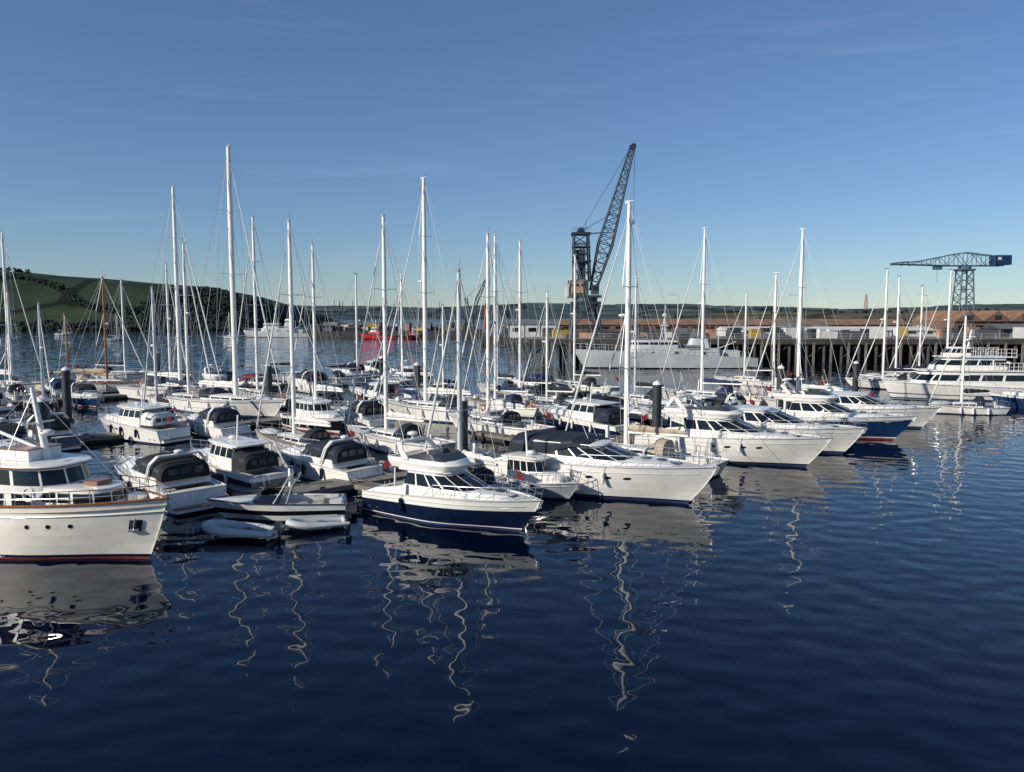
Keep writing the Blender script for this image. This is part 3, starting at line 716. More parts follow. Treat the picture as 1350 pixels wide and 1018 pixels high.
# ------------------------------------------------------------------ pontoons
def pontoon(x0, y0, x1, y1, w=2.0, ped=True, name='pontoon_walkway'):
    a = Vector((x0, y0, 0)); b = Vector((x1, y1, 0)); d = b - a; Ln = d.length; h = math.degrees(atan2(d.y, d.x))
    E = empty(name, x0, y0, h); mb = MB(); n = max(1, int(Ln / 6)); s_ = Ln / n
    for i in range(n):
        cx = (i + .5) * s_
        mb.box((cx, 0, .42), (s_ - .06, w, .10), 'timber_grey')
        mb.box((cx, w / 2 + .03, .36), (s_ - .1, .06, .26), 'timber_grey'); mb.box((cx, -w / 2 - .03, .36), (s_ - .1, .06, .26), 'timber_grey')
        for k in (-.3, .3): mb.box((cx + k * s_, 0, .1), (s_ * .35, w * .85, .52), 'float_dark')
        j = 0
        while j * .28 < s_ - .1:
            mb.box((i * s_ + .15 + j * .28, 0, .475), (.24, w - .05, .02), 'timber_grey'); j += 1
        if ped:
            mb.box((cx, w * .4, 1.0), (.22, .22, 1.05), 'piling_cap'); mb.box((cx, w * .4, 1.56), (.26, .26, .1), 'gelcoat_blue')
            if i % 2: mb.torus((cx + 1.5, -w * .3, .53), .22, .05, 'gelcoat_blue', n=12); mb.box((cx - 1.6, w * .3, .66), (.9, .45, .36), 'deck_white')
        for sd in (1, -1): mb.box((cx + 1, sd * w * .46, .53), (.3, .07, .09), 'rubber_black')
    mb.obj('deck_and_floats', E, 30); return E
pontoon(-14.2, 40.4, 30, 79.1)
pontoon(-46, 50, 12, 101)
pontoon(-66, 75, -15, 125, 2.2)
for (px_, py_) in ((-9.0, 44.3), (1.2, 52.9), (9.6, 60.3), (17.6, 67.2)):
    pontoon(px_, py_, px_ + 8.3, py_ - 5.8, 0.9, False, 'finger_pontoon')
for (px_, py_) in ((-13.6, 41.5), (-6.5, 47.3), (-2, 52), (4, 57)):
    pontoon(px_, py_, px_ - 7, py_ + 7.0, 0.9, False, 'finger_pontoon')

cnt = 0
def fill_line(a, b, sides, step=4.9):
    global cnt
    a = Vector(a); b = Vector(b); d = (b - a); Ln = d.length; d.normalize(); p = Vector((-d.y, d.x)); hd = math.degrees(atan2(p.y, p.x))
    s_ = 2
    while s_ < Ln:
        for sd in sides:
            L = random.uniform(7.2, 10.8); B = .285 * L + .55
            c = a + d * (s_ + random.uniform(-.4, .4)) + p * sd * (L / 2 + 1.7)
            hh = hd if sd > 0 else hd + 180
            if random.random() < .35: hh += 180
            hh += random.uniform(-3, 3)
            if clash((c.x, c.y, radians(hh), L, B), .25): continue
            r = random.random()
            if r < .26:
                sail_boat('sailing_yacht', c.x + cos(radians(hh)) * .07 * L, c.y + sin(radians(hh)) * .07 * L, hh, L * .98, random.uniform(9.5, 13), hullm=random.choice([W, W, N_, 'gelcoat_blue']), cover=random.choice(['canvas_navy', 'canvas_blue', 'canvas_white', 'canvas_beige']), mastm=random.choice(['mast_alu', 'mast_white']))
            else:
                st = random.choice(['fly', 'canopy', 'wheelhouse', 'hard', 'sport', 'canopy', 'hard'])
                bd = random.choice([None, None, [(.1, 'antifoul_blue'), (.7, N_), (1, W)], [(.1, 'antifoul_blue'), (.14, W), (.9, N_), (1, W)], [(.08, 'antifoul_red'), (.2, W), (.85, K_), (1, W)], [(.08, 'antifoul_red'), (.12, W), (.85, 'gelcoat_blue'), (1, W)]])
                nm = {'fly': 'flybridge_cruiser', 'canopy': 'cabin_cruiser', 'wheelhouse': 'motor_cruiser', 'hard': 'sports_cruiser', 'sport': 'sports_cruiser'}[st]
                motor_boat(nm, c.x, c.y, hh, L, st, bd, canvas=random.choice(['canvas_navy', 'canvas_black', 'canvas_blue', 'canvas_navy', 'canvas_red' if random.random() < .3 else 'canvas_navy']), ports=random.random() < .4)
            cnt += 1
        s_ += step
fill_line((-14.2, 39.9), (30, 78.6), (1, -1), 4.4)
fill_line((-46, 50), (12, 101), (-1, 1), 4.5)
fill_line((-66, 75), (-15, 125), (-1, 1), 5.0)
print('fill', cnt, 'boats', len(BOATS))

# ------------------------------------------------------------------ pilings
def piling(x, y, h, r=.36):
    E = empty('mooring_piling', x, y); mb = MB()
    mb.tube((0, 0, -1), (0, 0, h), r, 'piling_steel', n=20); mb.tube((0, 0, .15), (0, 0, .6), r * 1.35, 'float_dark', n=16)
    mb.tube((0, 0, h), (0, 0, h + .16), r * 1.04, 'piling_cap', r * .8, n=20); mb.tube((0, 0, h + .16), (0, 0, h + .32), r * .8, 'piling_cap', r * .15, n=20)
    mb.obj('steel_pile', E, 50)
for X, Y, hh in ((-3.4, 54, 4.1), (11.4, 61.7, 4.5), (27.0, 79, 4.6), (-46, 102, 5), (-40, 70.5, 5.0), (-25.5, 42.5, 5.3), (-17.2, 104, 4.2), (-10.5, 87, 4.4), (-26, 84, 4.5), (45, 103, 3.6), (60.5, 96, 4)):
    piling(X, Y, hh)

# ------------------------------------------------------------------ passenger ferry (right)
def multi_deck(x, y, h, L):
    B = 5.2; E = empty('passenger_ferry', x, y, h); H = Hull(L, B, 1.5, 2.1, 1.2, sover=0, p=2.8)
    mb = MB(); build_hull(mb, H, [(.1, 'antifoul_blue'), (.3, 'gelcoat_white'), (.36, 'gelcoat_blue'), (1, 'gelcoat_white')]); build_deck(mb, H, 'deck_white', rail=('gelcoat_white', .06), drop=.1); mb.obj('hull', E, 50)
    mb = MB(); w = 'gelcoat_white'
    house(mb, [(1.5, -.46 * L, .30 * L, 2.3), (2.3, -.46 * L, .29 * L, 2.3), (3.0, -.46 * L, .25 * L, 2.25), (3.4, -.46 * L, .24 * L, 2.25)], [w, 'win', w], w)
    house(mb, [(3.42, -.47 * L, .27 * L, 2.45), (3.52, -.47 * L, .27 * L, 2.45)], [w], 'deck_white')
    house(mb, [(3.56, -.34 * L, .17 * L, 1.9), (4.1, -.34 * L, .16 * L, 1.9), (4.7, -.33 * L, .11 * L, 1.8), (5.0, -.33 * L, .10 * L, 1.8)], [w, 'win', w], w)
    house(mb, [(5.02, -.4 * L, .14 * L, 2.1), (5.1, -.4 * L, .14 * L, 2.1)], [w], w)
    house(mb, [(5.15, -.1 * L, .08 * L, 1.1), (5.5, -.1 * L, .08 * L, 1.1), (6.0, -.1 * L, .05 * L, 1.0), (6.15, -.1 * L, .05 * L, 1.0)], [w, 'win', w], w)
    mb.obj('superstructure', E, 32)
    mb = MB(); mb.tube((-1.5, 0, 5.1), (-2, 0, 8.2), .1, w); mb.tube((-2, -1, 7.4), (-2, 1, 7.4), .04, w); mb.ell((-1.5, 0, 7.0), (.35, .35, .16), w)
    for zz, x0, x1, yy in ((3.52, -.46 * L, -.2 * L, 2.35), (5.1, -.39 * L, -.1 * L, 2.0)):
        for sd in (1, -1):
            for k in range(9):
                xx = x0 + (x1 - x0) * k / 8; mb.tube((xx, sd * yy, zz), (xx, sd * yy, zz + .9), .03, 'mast_white', n=4)
            for dz in (.45, .9): mb.tube((x0, sd * yy, zz + dz), (x1, sd * yy, zz + dz), .03, 'mast_white', n=4)
    mb.obj('mast_and_rails', E)
multi_deck(52, 93, 176, 15.8)
M('motor_cruiser', 56, 84, 150, 8.5, 'wheelhouse', [(.1, 'antifoul_blue'), (.8, 'gelcoat_blue'), (1, W)], canvas='canvas_blue')

# ------------------------------------------------------------------ naval ships, tug
def warship(name, x, y, h, L, tall=1.0, main='ship_grey'):
    B = L * .17; E = empty(name, x, y, h); H = Hull(L, B, .055 * L, .105 * L, .06 * L, p=2.3, stern=.85, wmid=.92)
    mb = MB(); build_hull(mb, H, [(.06, 'gelcoat_black'), (1, main)]); build_deck(mb, H, 'ship_grey_dark', drop=.05); mb.obj('hull', E, 50)
    mb = MB(); z = .06 * L; g = main; q = L * .03 * tall
    house(mb, [(z - .3, -.30 * L, .24 * L, B * .42), (z + q * 1.6, -.29 * L, .22 * L, B * .40)], [g], g, dome=.02)
    house(mb, [(z + q * 1.6, -.06 * L, .19 * L, B * .38), (z + q * 2.3, -.06 * L, .185 * L, B * .37), (z + q * 2.75, -.06 * L, .19 * L, B * .37), (z + q * 3.1, -.06 * L, .185 * L, B * .36)], [g, 'win', g], g, pill=g, dome=.02)
    house(mb, [(z + q * 1.6, -.24 * L, -.12 * L, B * .22), (z + q * 3.4, -.23 * L, -.14 * L, B * .18)], [g], 'ship_grey_dark')
    mb.box((-.37 * L, 0, z + q * .6), (.08 * L, B * .4, q * 1.2), g)
    mb.box((.30 * L, 0, z + q * .7), (.05 * L, B * .3, q * .9), g, taper=.7); mb.tube((.31 * L, 0, z + q), (.38 * L, 0, z + q * 1.3), .12, g)
    for sx in (-.2, -.05, .08):
        for sd in (1, -1): mb.box((sx * L, sd * B * .412, z + q * .8), (.5, .06, .5), 'glass_dark')
    mb.obj('superstructure', E, 30)
    mb = MB(); zt = z + q * 3.1; mh = L * .16 * tall
    for sx, sy in ((-1, -1), (1, -1), (0, 1)): mb.tube((sx * .02 * L, sy * .02 * L, zt), (0, 0, zt + mh * .8), .12, g)
    mb.tube((0, 0, zt + mh * .6), (0, 0, zt + mh * 1.2), .09, g)
    for k in (.35, .6, .8): mb.tube((0, -B * .25, zt + mh * k), (0, B * .25, zt + mh * k), .08, g)
    mb.box((0, 0, zt + mh * .5), (1.2, .8, .3), g); mb.ell((0, 0, zt + mh * .85), (.5, .5, .4), g)
    mb.tube((-.3 * L, 0, z + q), (-.3 * L, 0, z + q * 4), .1, g); mb.tube((-.3 * L, 0, z + q * 1.5), (-.4 * L, 0, z + q * 2.8), .1, g)
    bow_rail(mb, H, .05, 1.0, 1.0, 26, m='ship_grey', r=.03, slope=False)
    for sd in (1, -1):
        mb.tube((-.2 * L, sd * B * .44, z + q * 2), (-.1 * L, sd * B * .44, z + q * 2), .3, 'ship_grey_dark')
    mb.obj('mast_and_fittings', E)
warship('naval_patrol_ship', 28.5, 147.5, 183, 34)
warship('naval_support_ship', -103, 345, 178, 29, 1.6, 'ship_grey')
def tug(x, y, h, L, c='tug_red'):
    B = L * .3; E = empty('tug_boat', x, y, h); H = Hull(L, B, .08 * L, .16 * L, .06 * L, p=2.6, stern=.8)
    mb = MB(); build_hull(mb, H, [(.1, 'gelcoat_black'), (1, c)]); build_deck(mb, H, 'ship_grey_dark', rail=('rubber_black', .18)); mb.obj('hull', E, 50)
    mb = MB(); z = .1 * L
    house(mb, [(z, -.1 * L, .28 * L, B * .36), (z + .1 * L, -.1 * L, .26 * L, B * .34)], [c], 'gelcoat_white')
    house(mb, [(z + .1 * L, .0 * L, .2 * L, B * .25), (z + .14 * L, .0, .2 * L, B * .25), (z + .19 * L, .0, .18 * L, B * .24), (z + .21 * L, 0, .18 * L, B * .24)], ['gelcoat_white', 'win', 'gelcoat_white'], 'gelcoat_white')
    mb.tube((.05 * L, 0, z + .2 * L), (.05 * L, 0, z + .42 * L), .15, 'mast_white'); mb.tube((-.05 * L, B * .2, z + .1 * L), (-.05 * L, B * .2, z + .25 * L), .5, c, n=10)
    mb.obj('wheelhouse', E, 32)
tug(-54, 318, 170, 15); tug(-41, 322, 10, 9)
def small_moored(x, y, h):
    S('moored_yacht', x, y, h, 8, 10.5, mr=.1)
for X, Y, hh in ((-150, 300, 20), (-118, 330, 160), (-215, 380, 10), (-170, 340, 100), (-190, 300, 60)): small_moored(X, Y, hh)

# ------------------------------------------------------------------ pier and dockyard
def lattice(mb, a, b, w0, w1, n, r, m, up=Vector((0, 1, 0)), rb=None):
    a = Vector(a); b = Vector(b); d = (b - a).normalized(); u = (up - d * up.dot(d)).normalized(); v = d.cross(u); rb = rb or r * .55
    C = []
    for i in range(n + 1):
        t = i / n; w = (w0 + (w1 - w0) * t) / 2; c = a.lerp(b, t)
        C.append([c + u * w + v * w, c + u * w - v * w, c - u * w - v * w, c - u * w + v * w])
    for i in range(n):
        for k in range(4):
            mb.tube(C[i][k], C[i + 1][k], r, m, n=5)
            k2 = (k + 1) % 4
            if i % 2: mb.tube(C[i][k], C[i + 1][k2], rb, m, n=4)
            else: mb.tube(C[i][k2], C[i + 1][k], rb, m, n=4)
            mb.tube(C[i + 1][k], C[i + 1][k2], rb, m, n=4)
    return C
E = empty('dock_pier', 0, 0)
mb = MB()
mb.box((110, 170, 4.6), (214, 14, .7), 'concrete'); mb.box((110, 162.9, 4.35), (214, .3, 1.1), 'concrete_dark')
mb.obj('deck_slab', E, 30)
mb = MB(); i = 0
xx = 3.5
while xx < 216:
    for yy in (163.4, 168, 173): mb.tube((xx, yy, -2), (xx, yy, 4.3), .34, 'pile_shaded' if yy > 164 else 'concrete_dark', n=8)
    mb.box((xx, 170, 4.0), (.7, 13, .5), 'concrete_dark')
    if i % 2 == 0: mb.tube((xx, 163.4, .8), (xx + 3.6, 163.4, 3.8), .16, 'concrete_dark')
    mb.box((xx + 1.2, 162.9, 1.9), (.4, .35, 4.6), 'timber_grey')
    xx += 3.6; i += 1
mb.obj('piles', E, 50)
mb = MB()
for xx in range(4, 214, 3): mb.tube((xx, 163.3, 4.95), (xx, 163.3, 6.0), .05, 'mast_alu', n=4)
for dz in (5.5, 6.0): mb.tube((4, 163.3, dz), (214, 163.3, dz), .035, 'mast_alu', n=4)
rr = random.Random(9)
for k in range(70):
    X = rr.uniform(8, 135); hgt = rr.uniform(.8, 2.4)
    mb.box((X, 169 + rr.uniform(-3, 4), 4.95 + hgt / 2), (rr.uniform(.8, 4), rr.uniform(1, 2), hgt), rr.choice(['wall_dark', 'wall_dark', 'crane_orange', 'roof_grey', 'wall_white', 'crane_house', 'yellow']), rz=rr.uniform(-.3, .3))
mb.obj('pier_railing_and_stores', E)
g = MB(); g.box((290, 380, 2.2), (500, 404, 4.6), 'gravel'); g.obj('quay_ground')
for xx in (36, 62, 90, 118):
    E = empty('dock_lamp_post', xx, 172); mb = MB(); mb.tube((0, 0, 4.9), (0, 0, 14), .12, 'mast_alu', .07); mb.tube((0, 0, 14), (-1.4, 0, 14.3), .06, 'mast_alu'); mb.box((-1.6, 0, 14.25), (.8, .3, .15), 'ship_grey'); mb.obj('post', E)

E = empty('portal_jib_crane', 15.8, 171, 0); mb = MB(); c = 'crane_dark'
for sx in (-1, 1):
    for sy in (-1, 1):
        mb.tube((sx * 3.4, sy * 3.2, 5.0), (sx * 2.2, sy * 2.2, 12.2), .32, c, .3)
        mb.box((sx * 3.4, sy * 3.2, 5.35), (1.8, .8, .8), c)
    mb.tube((sx * 3.2, -3, 7), (sx * 3.2, 3, 7), .2, c); mb.tube((sx * 3.3, -3.1, 6), (sx * 2.3, 2.3, 12), .14, c); mb.tube((sx * 3.3, 3.1, 6), (sx * 2.3, -2.3, 12), .14, c)
for sy in (-1, 1):
    mb.tube((-3.2, sy * 3, 7.2), (3.2, sy * 3, 7.2), .22, c); mb.tube((-3.1, sy * 3, 7.2), (2.3, sy * 2.3, 12), .14, c); mb.tube((3.1, sy * 3, 7.2), (-2.3, sy * 2.3, 12), .14, c)
mb.box((0, 0, 12.4), (6.2, 6, .6), c); mb.obj('portal', E, 40)
mb = MB(); mb.tube((0, 0, 12.7), (0, 0, 13.5), 2.6, 'crane_house', n=20); mb.box((-.2, 0, 13.8), (7, 4.6, .5), c)
mb.box((-1.6, 0, 15.6), (4.2, 3.8, 3.2), 'crane_house'); mb.box((-1.9, -1.95, 15.7), (2.6, .2, 2.4), 'crane_orange'); mb.box((-3.8, 0, 15.0), (.8, 3.4, 2.6), 'wall_white')  # orange front panel and white end block on the dark house
mb.box((1.9, -1.6, 15.2), (1.6, 1.5, 2), 'crane_house'); mb.box((2.0, -2.38, 15.5), (1.3, .06, 1), 'glass_dark')
for k in range(3): mb.box((-3 + k * 1.1, -2.07, 16.2), (.5, .06, .6), 'glass_dark')
mb.obj('machinery_house', E, 30)
mb = MB(); C = lattice(mb, (-.8, 0, 17), (-1.1, 0, 27), 3.4, 3.0, 5, .24, c)
mb.box((-.9, 0, 21.3), (3.9, 3.8, .3), c); mb.box((-1, 0, 24.3), (3.8, 3.7, .3), c); mb.box((-1.1, 0, 27.1), (4, 3.6, .5), c)
mb.box((-1.4, 0, 22.6), (2.4, 2.4, 2.2), 'crane_house'); mb.box((-.9, 0, 19.2), (1.6, 1.6, 3.6), 'crane_house'); mb.tube((-1.1, -1.2, 27.6), (-1.1, 1.2, 27.6), .8, c, n=12)
for sd in (-1.9, 1.9):
    for zz in (21.4, 24.4, 27.2): mb.tube((-2.8, sd, zz + 1), (1, sd, zz + 1), .05, c, n=4)
mb.obj('tower', E, 40)
mb = MB(); lattice(mb, (1.6, 0, 15), (4.2, 0, 25), 1.2, 3.0, 5, .2, c); lattice(mb, (4.2, 0, 25), (9.6, 0, 45), 3.0, .9, 13, .18, c)
mb.box((9.7, 0, 45.2), (1.3, 1.0, .8), c); mb.tube((9.9, -.6, 45.4), (9.9, .6, 45.4), .6, c, n=12)
mb.obj('jib', E, 40)
mb = MB()
for sd in (-.5, .5):
    mb.tube((-1.1, sd, 27.7), (9.4, sd, 45.3), .05, c, n=4); mb.tube((-1, sd, 27), (4.9, sd, 27.5), .10, c, n=4)
    mb.tube((-1.1, sd, 27.7), (5.9, sd, 31.5), .05, c, n=4)
mb.tube((10.2, 0, 45), (10.2, 0, 30), .05, c, n=4); mb.box((10.2, 0, 29.6), (.5, .4, 1), c)
mb.tube((0, 0, 28), (0, 0, 30), .04, c); mb.obj('cables_and_hook', E)

E = empty('hammerhead_crane', 199, 350, 0); mb = MB(); c = 'crane_teal'
lattice(mb, (0, 0, 4.5), (0, 0, 29), 7.0, 4.8, 6, .36, c, rb=.22); mb.box((0, 0, 29.4), (6.4, 6.4, .8), c); mb.tube((0, 0, 29.8), (0, 0, 31), 2.6, c, n=16); mb.obj('tower', E)
mb = MB()
for sy in (-1.6, 1.6):
    bot = [(x_, sy, 31.2 + max(0, -x_ - 8) * .03) for x_ in range(-32, 19, 4)]
    top = []
    for x_ in range(-32, 19, 4):
        zt = 37.0 - abs(x_ + 1) * (.20 if x_ < -1 else .12); zt = max(zt, 32.8)
        top.append((x_, sy, zt if x_ > -31 else 32.2))
    mb.path(bot, .27, c); mb.path(top, .21, c)
    for k in range(len(bot)):
        mb.tube(bot[k], top[k], .14, c, n=4)
        if k: mb.tube(bot[k - 1] if k % 2 else top[k - 1], top[k] if k % 2 else bot[k], .14, c, n=4)
for x_ in range(-32, 19, 4): mb.tube((x_, -1.6, 31.3), (x_, 1.6, 31.3), .14, c, n=4)
mb.obj('jib', E)
mb = MB(); mb.box((15.5, 0, 33.6), (7.0, 5, 4.2), 'crane_blue'); mb.box((13.7, -2.55, 34.2), (1.5, .1, 1.2), 'wall_white'); mb.box((-12, 0, 30.3), (3, 2.6, 1.6), c); mb.tube((-12, 0, 29.5), (-12, 0, 24), .08, c); mb.obj('counterweight_and_trolley', E, 30)

def shed(name, x, y, L, D, z0, h, rh, wall, roof, bays=0, door=True):
    E = empty(name, x, y); mb = MB(); mb.box((0, 0, z0 + h / 2), (L, D, h), wall)
    n = max(3, int(L / 4))
    for i in range(n):
        xx = -L / 2 + (i + .5) * L / n
        if i % 4 == 2 and door: mb.box((xx, -D / 2 - .03, z0 + h * .38), (L / n * .7, .1, h * .74), 'wall_dark')
        else: mb.box((xx, -D / 2 - .03, z0 + h * .6), (L / n * .5, .1, h * .3), 'glass_dark')
        mb.box((-L / 2 + i * L / n, -D / 2 - .05, z0 + h / 2), (.25, .16, h), 'concrete')
    mb.obj('walls', E, 30); mb = MB()
    if bays:
        w = L / bays
        for b in range(bays):
            x0 = -L / 2 + b * w
            vs = [(x0 - .1, -D / 2 - .5, z0 + h), (x0 + w / 2, -D / 2 - .5, z0 + h + rh), (x0 + w + .1, -D / 2 - .5, z0 + h), (x0 - .1, D / 2, z0 + h), (x0 + w / 2, D / 2, z0 + h + rh), (x0 + w + .1, D / 2, z0 + h)]
            mb.add(vs, [(0, 1, 4, 3), (1, 2, 5, 4), (0, 2, 1), (3, 4, 5)], [roof, roof, wall, wall])
            mb.box((x0 + w / 2, -D / 2 - .54, z0 + h + rh * .35), (w * .22, .1, rh * .4), 'glass_dark')
    else:
        vs = [(-L / 2 - .3, -D / 2 - .4, z0 + h), (L / 2 + .3, -D / 2 - .4, z0 + h), (L / 2 + .3, 0, z0 + h + rh), (-L / 2 - .3, 0, z0 + h + rh), (-L / 2 - .3, D / 2 + .4, z0 + h), (L / 2 + .3, D / 2 + .4, z0 + h)]
        mb.add(vs, [(0, 1, 2, 3), (3, 2, 5, 4), (0, 3, 4), (1, 5, 2)], [roof, roof, wall, wall])
    mb.obj('roof', E, 20)
shed('dock_shed', 79, 200, 52, 9, 4.5, 1.5, .9, 'wall_white', 'wall_white', door=False)
shed('brick_warehouse', 132, 198, 54, 20, 4.5, 3.8, 2.6, 'brick', 'roof_orange', bays=8)
shed('long_brick_shed', 70, 255, 110, 16, 4.5, 2.2, 1.8, 'brick', 'roof_orange')
shed('storage_shed', 118, 178.5, 20, 7, 4.95, 1.8, 1.0, 'wall_dark', 'roof_grey')
shed('storage_shed', 150, 178.5, 30, 7, 4.95, 2.1, 1.0, 'wall_dark', 'roof_grey')
shed('quay_office', 6, 240, 14, 8, 3.0, 4, 1.5, 'wall_white', 'roof_grey')
mb = MB()
for (cx, cy, r, hh) in ((78, 222, 11, 4.2), (88, 226, 9, 3.2), (66, 228, 8, 2.8)):
    rows = []
    for j in range(8):
        q = j / 7; rows.append([Vector((cx + cos(a) * r * (1 - q) * (1 + .1 * sin(3 * a + cx)), cy + sin(a) * r * (1 - q), 4.5 + hh * q ** .85)) for a in [2 * pi * k / 24 for k in range(24)]])
    mb.grid(rows, 'gravel', close=True)
mb.obj('gravel_heaps')

g = MB(); g.box((-36, 370, 1.2), (104, 60, 3.0), 'concrete_dark'); g.box((20, 300, 1.3), (60, 90, 3.2), 'concrete_dark'); g.obj('far_quay')
mb = MB(); rr = random.Random(5)
cols = ['roof_grey', 'roof_grey', 'wall_dark', 'wall_dark', 'crane_orange', 'ship_grey_dark', 'brick', 'concrete', 'wall_dark', 'wall_white', 'yellow']
for k in range(90):
    X = rr.uniform(-86, 46); Y = rr.uniform(343, 370) if X < -8 else rr.uniform(262, 330)
    L_ = rr.uniform(2, 7); hgt = rr.uniform(1.0, 3.6); m_ = rr.choice(cols)
    mb.box((X, Y, 2.8 + hgt / 2), (L_, 3, hgt), m_, rz=rr.uniform(-.2, .2)); 
    mb.box((X, Y, 2.85 + hgt), (L_ * 1.05, 3.2, .2), 'roof_grey')
    if k % 3 == 0: mb.tube((X + 3, Y, 2.7), (X + 3, Y, 2.7 + rr.uniform(6, 14)), .12, 'crane_dark', n=5)
mb.obj('dockside_stores', None, 30)
E = empty('dockside_crane', -18.5, 345); mb = MB(); c = 'crane_dark'
lattice(mb, (0, 0, 2.7), (0, 0, 10), 4, 3, 2, .3, c); mb.box((0, 0, 11.4), (5.5, 4, 2.8), 'crane_house'); lattice(mb, (1, 0, 11), (7.2, 0, 24.8), 1.8, .8, 8, .22, c); lattice(mb, (-1, 0, 12), (-1.5, 0, 17), 1.6, 1, 2, .2, c)
mb.tube((-1.5, 0, 17), (7, 0, 24.5), .1, c); mb.tube((7.2, 0, 24.6), (7.2, 0, 15), .08, c); mb.obj('structure', E)
E = empty('red_lattice_tower', -10.8, 342); mb = MB(); lattice(mb, (0, 0, 2.7), (0, 0, 15), 1.8, 1.2, 6, .35, 'tug_red'); mb.box((0, 0, 15.2), (1.8, 1.8, .6), 'wall_white'); mb.obj('structure', E)
E = empty('radio_mast', 250, 560); mb = MB(); lattice(mb, (0, 0, 4), (0, 0, 24), 3, .8, 8, .18, 'crane_orange'); mb.obj('structure', E)

# ------------------------------------------------------------------ terrain
from mathutils import noise
def terrain(name, xs, ys, hf, m):
    vs = []; fs = []; n = len(ys)
    for x_ in xs:
        for y_ in ys: vs.append((x_, y_, hf(x_, y_)))
    for i in range(len(xs) - 1):
        for j in range(n - 1): fs.append((i * n + j, (i + 1) * n + j, (i + 1) * n + j + 1, i * n + j + 1))
    mb = MB(); mb.add(vs, fs, m); return mb.obj(name, None, 80)
RX = [(-900, 66), (-521, 54), (-402, 45), (-372, 42), (-343, 40), (-283, 35), (-235, 29), (-205, 19), (-186, 7), (-172, -3)]
def ridge(x_):
    if x_ <= RX[0][0]: return RX[0][1]
    for (a, ha), (b, hb) in zip(RX[:-1], RX[1:]):
        if a <= x_ <= b: return ha + (hb - ha) * (x_ - a) / (b - a)
    return -3
def hhead(x_, y_):
    r = ridge(x_); s_ = sm((y_ - 470) / 150) if y_ < 640 else 1 - .5 * sm((y_ - 700) / 200)
    return r * s_ - 1 + 1.6 * noise.noise(Vector((x_ * .02, y_ * .02, 0))) * s_
terrain('headland_hill', [-900 + 6 * i for i in range(122)], [465 + 8 * i for i in range(48)], hhead, 'headland_fields')
def hfar(x_, y_):
    b = 33 + 12 * noise.noise(Vector((x_ * .0016, .3, 0))) + 7 * noise.noise(Vector((x_ * .006, 1.3, 0))) + 2.5 * noise.noise(Vector((x_ * .05, y_ * .01, 0)))
    return b * sm((y_ - 1500) / 500) - 1
terrain('distant_hills', [-1500 + 12 * i for i in range(340)], [1490 + 40 * i for i in range(22)], hfar, 'distant_fields_hazed')
def hbr(x_, y_):
    e = sm((x_ - 60) / 120)
    return 4.6 + e * (7.5 + 3 * noise.noise(Vector((x_ * .01, 5, 0)))) * sm((y_ - 420) / 140)
terrain('field_hill', [40 + 8 * i for i in range(70)], [400 + 10 * i for i in range(20)], hbr, 'brown_fields')

ico = [Vector(v).normalized() for v in [(0, 1, 1.618), (0, -1, 1.618), (0, 1, -1.618), (0, -1, -1.618), (1, 1.618, 0), (-1, 1.618, 0), (1, -1.618, 0), (-1, -1.618, 0), (1.618, 0, 1), (-1.618, 0, 1), (1.618, 0, -1), (-1.618, 0, -1)]]
icf = [(0, 1, 8), (0, 8, 4), (0, 4, 5), (0, 5, 9), (0, 9, 1), (1, 6, 8), (8, 6, 10), (8, 10, 4), (4, 10, 2), (4, 2, 5), (5, 2, 11), (5, 11, 9), (9, 11, 7), (9, 7, 1), (1, 7, 6), (3, 6, 7), (3, 7, 11), (3, 11, 2), (3, 2, 10), (3, 10, 6)]
rr = random.Random(3)
def wood(name, spots):
    mb = MB()
    for (X, Y, Z, R) in spots:
        mb.tube((X, Y, Z - 1), (X, Y, Z + R), R * .08, 'foliage', n=4)
        for k in range(8):
            a = rr.uniform(0, 2 * pi); q = rr.uniform(0, .9) * R
            c = Vector((X + cos(a) * q, Y + sin(a) * q, Z + R * .5 + rr.uniform(-.5, .5) * R)); s_ = R * rr.uniform(.22, .48)
            mb.add([c + Vector((v.x, v.y, v.z * .85)) * s_ * rr.uniform(.7, 1.25) for v in ico], icf, 'foliage')
    mb.obj(name, None, 60, smooth=False)
sp = []
for k in range(2100):
    q = rr.random()
    if q < .44: X = rr.uniform(-255, -178); Y = rr.uniform(478, 650)
    elif q < .54: X = rr.uniform(-600, -385) ; Y = rr.uniform(605, 640)
    elif q < .88: X = rr.uniform(-540, -180); Y = rr.uniform(478, 505)
    else: X = rr.uniform(-520, -250); Y = 560 + 30 * sin(X * .03) + rr.uniform(-2, 2)
    sp.append((X, Y, hhead(X, Y), rr.uniform(1.8, 3.2)))
wood('headland_woodland', sp)
sp = []
for k in range(200):
    X = rr.uniform(110, 480); Y = rr.choice([rr.uniform(520, 560), rr.uniform(440, 470)]); sp.append((X, Y, hbr(X, Y), rr.uniform(1.2, 2.3)))
wood('hedgerow_trees', sp)

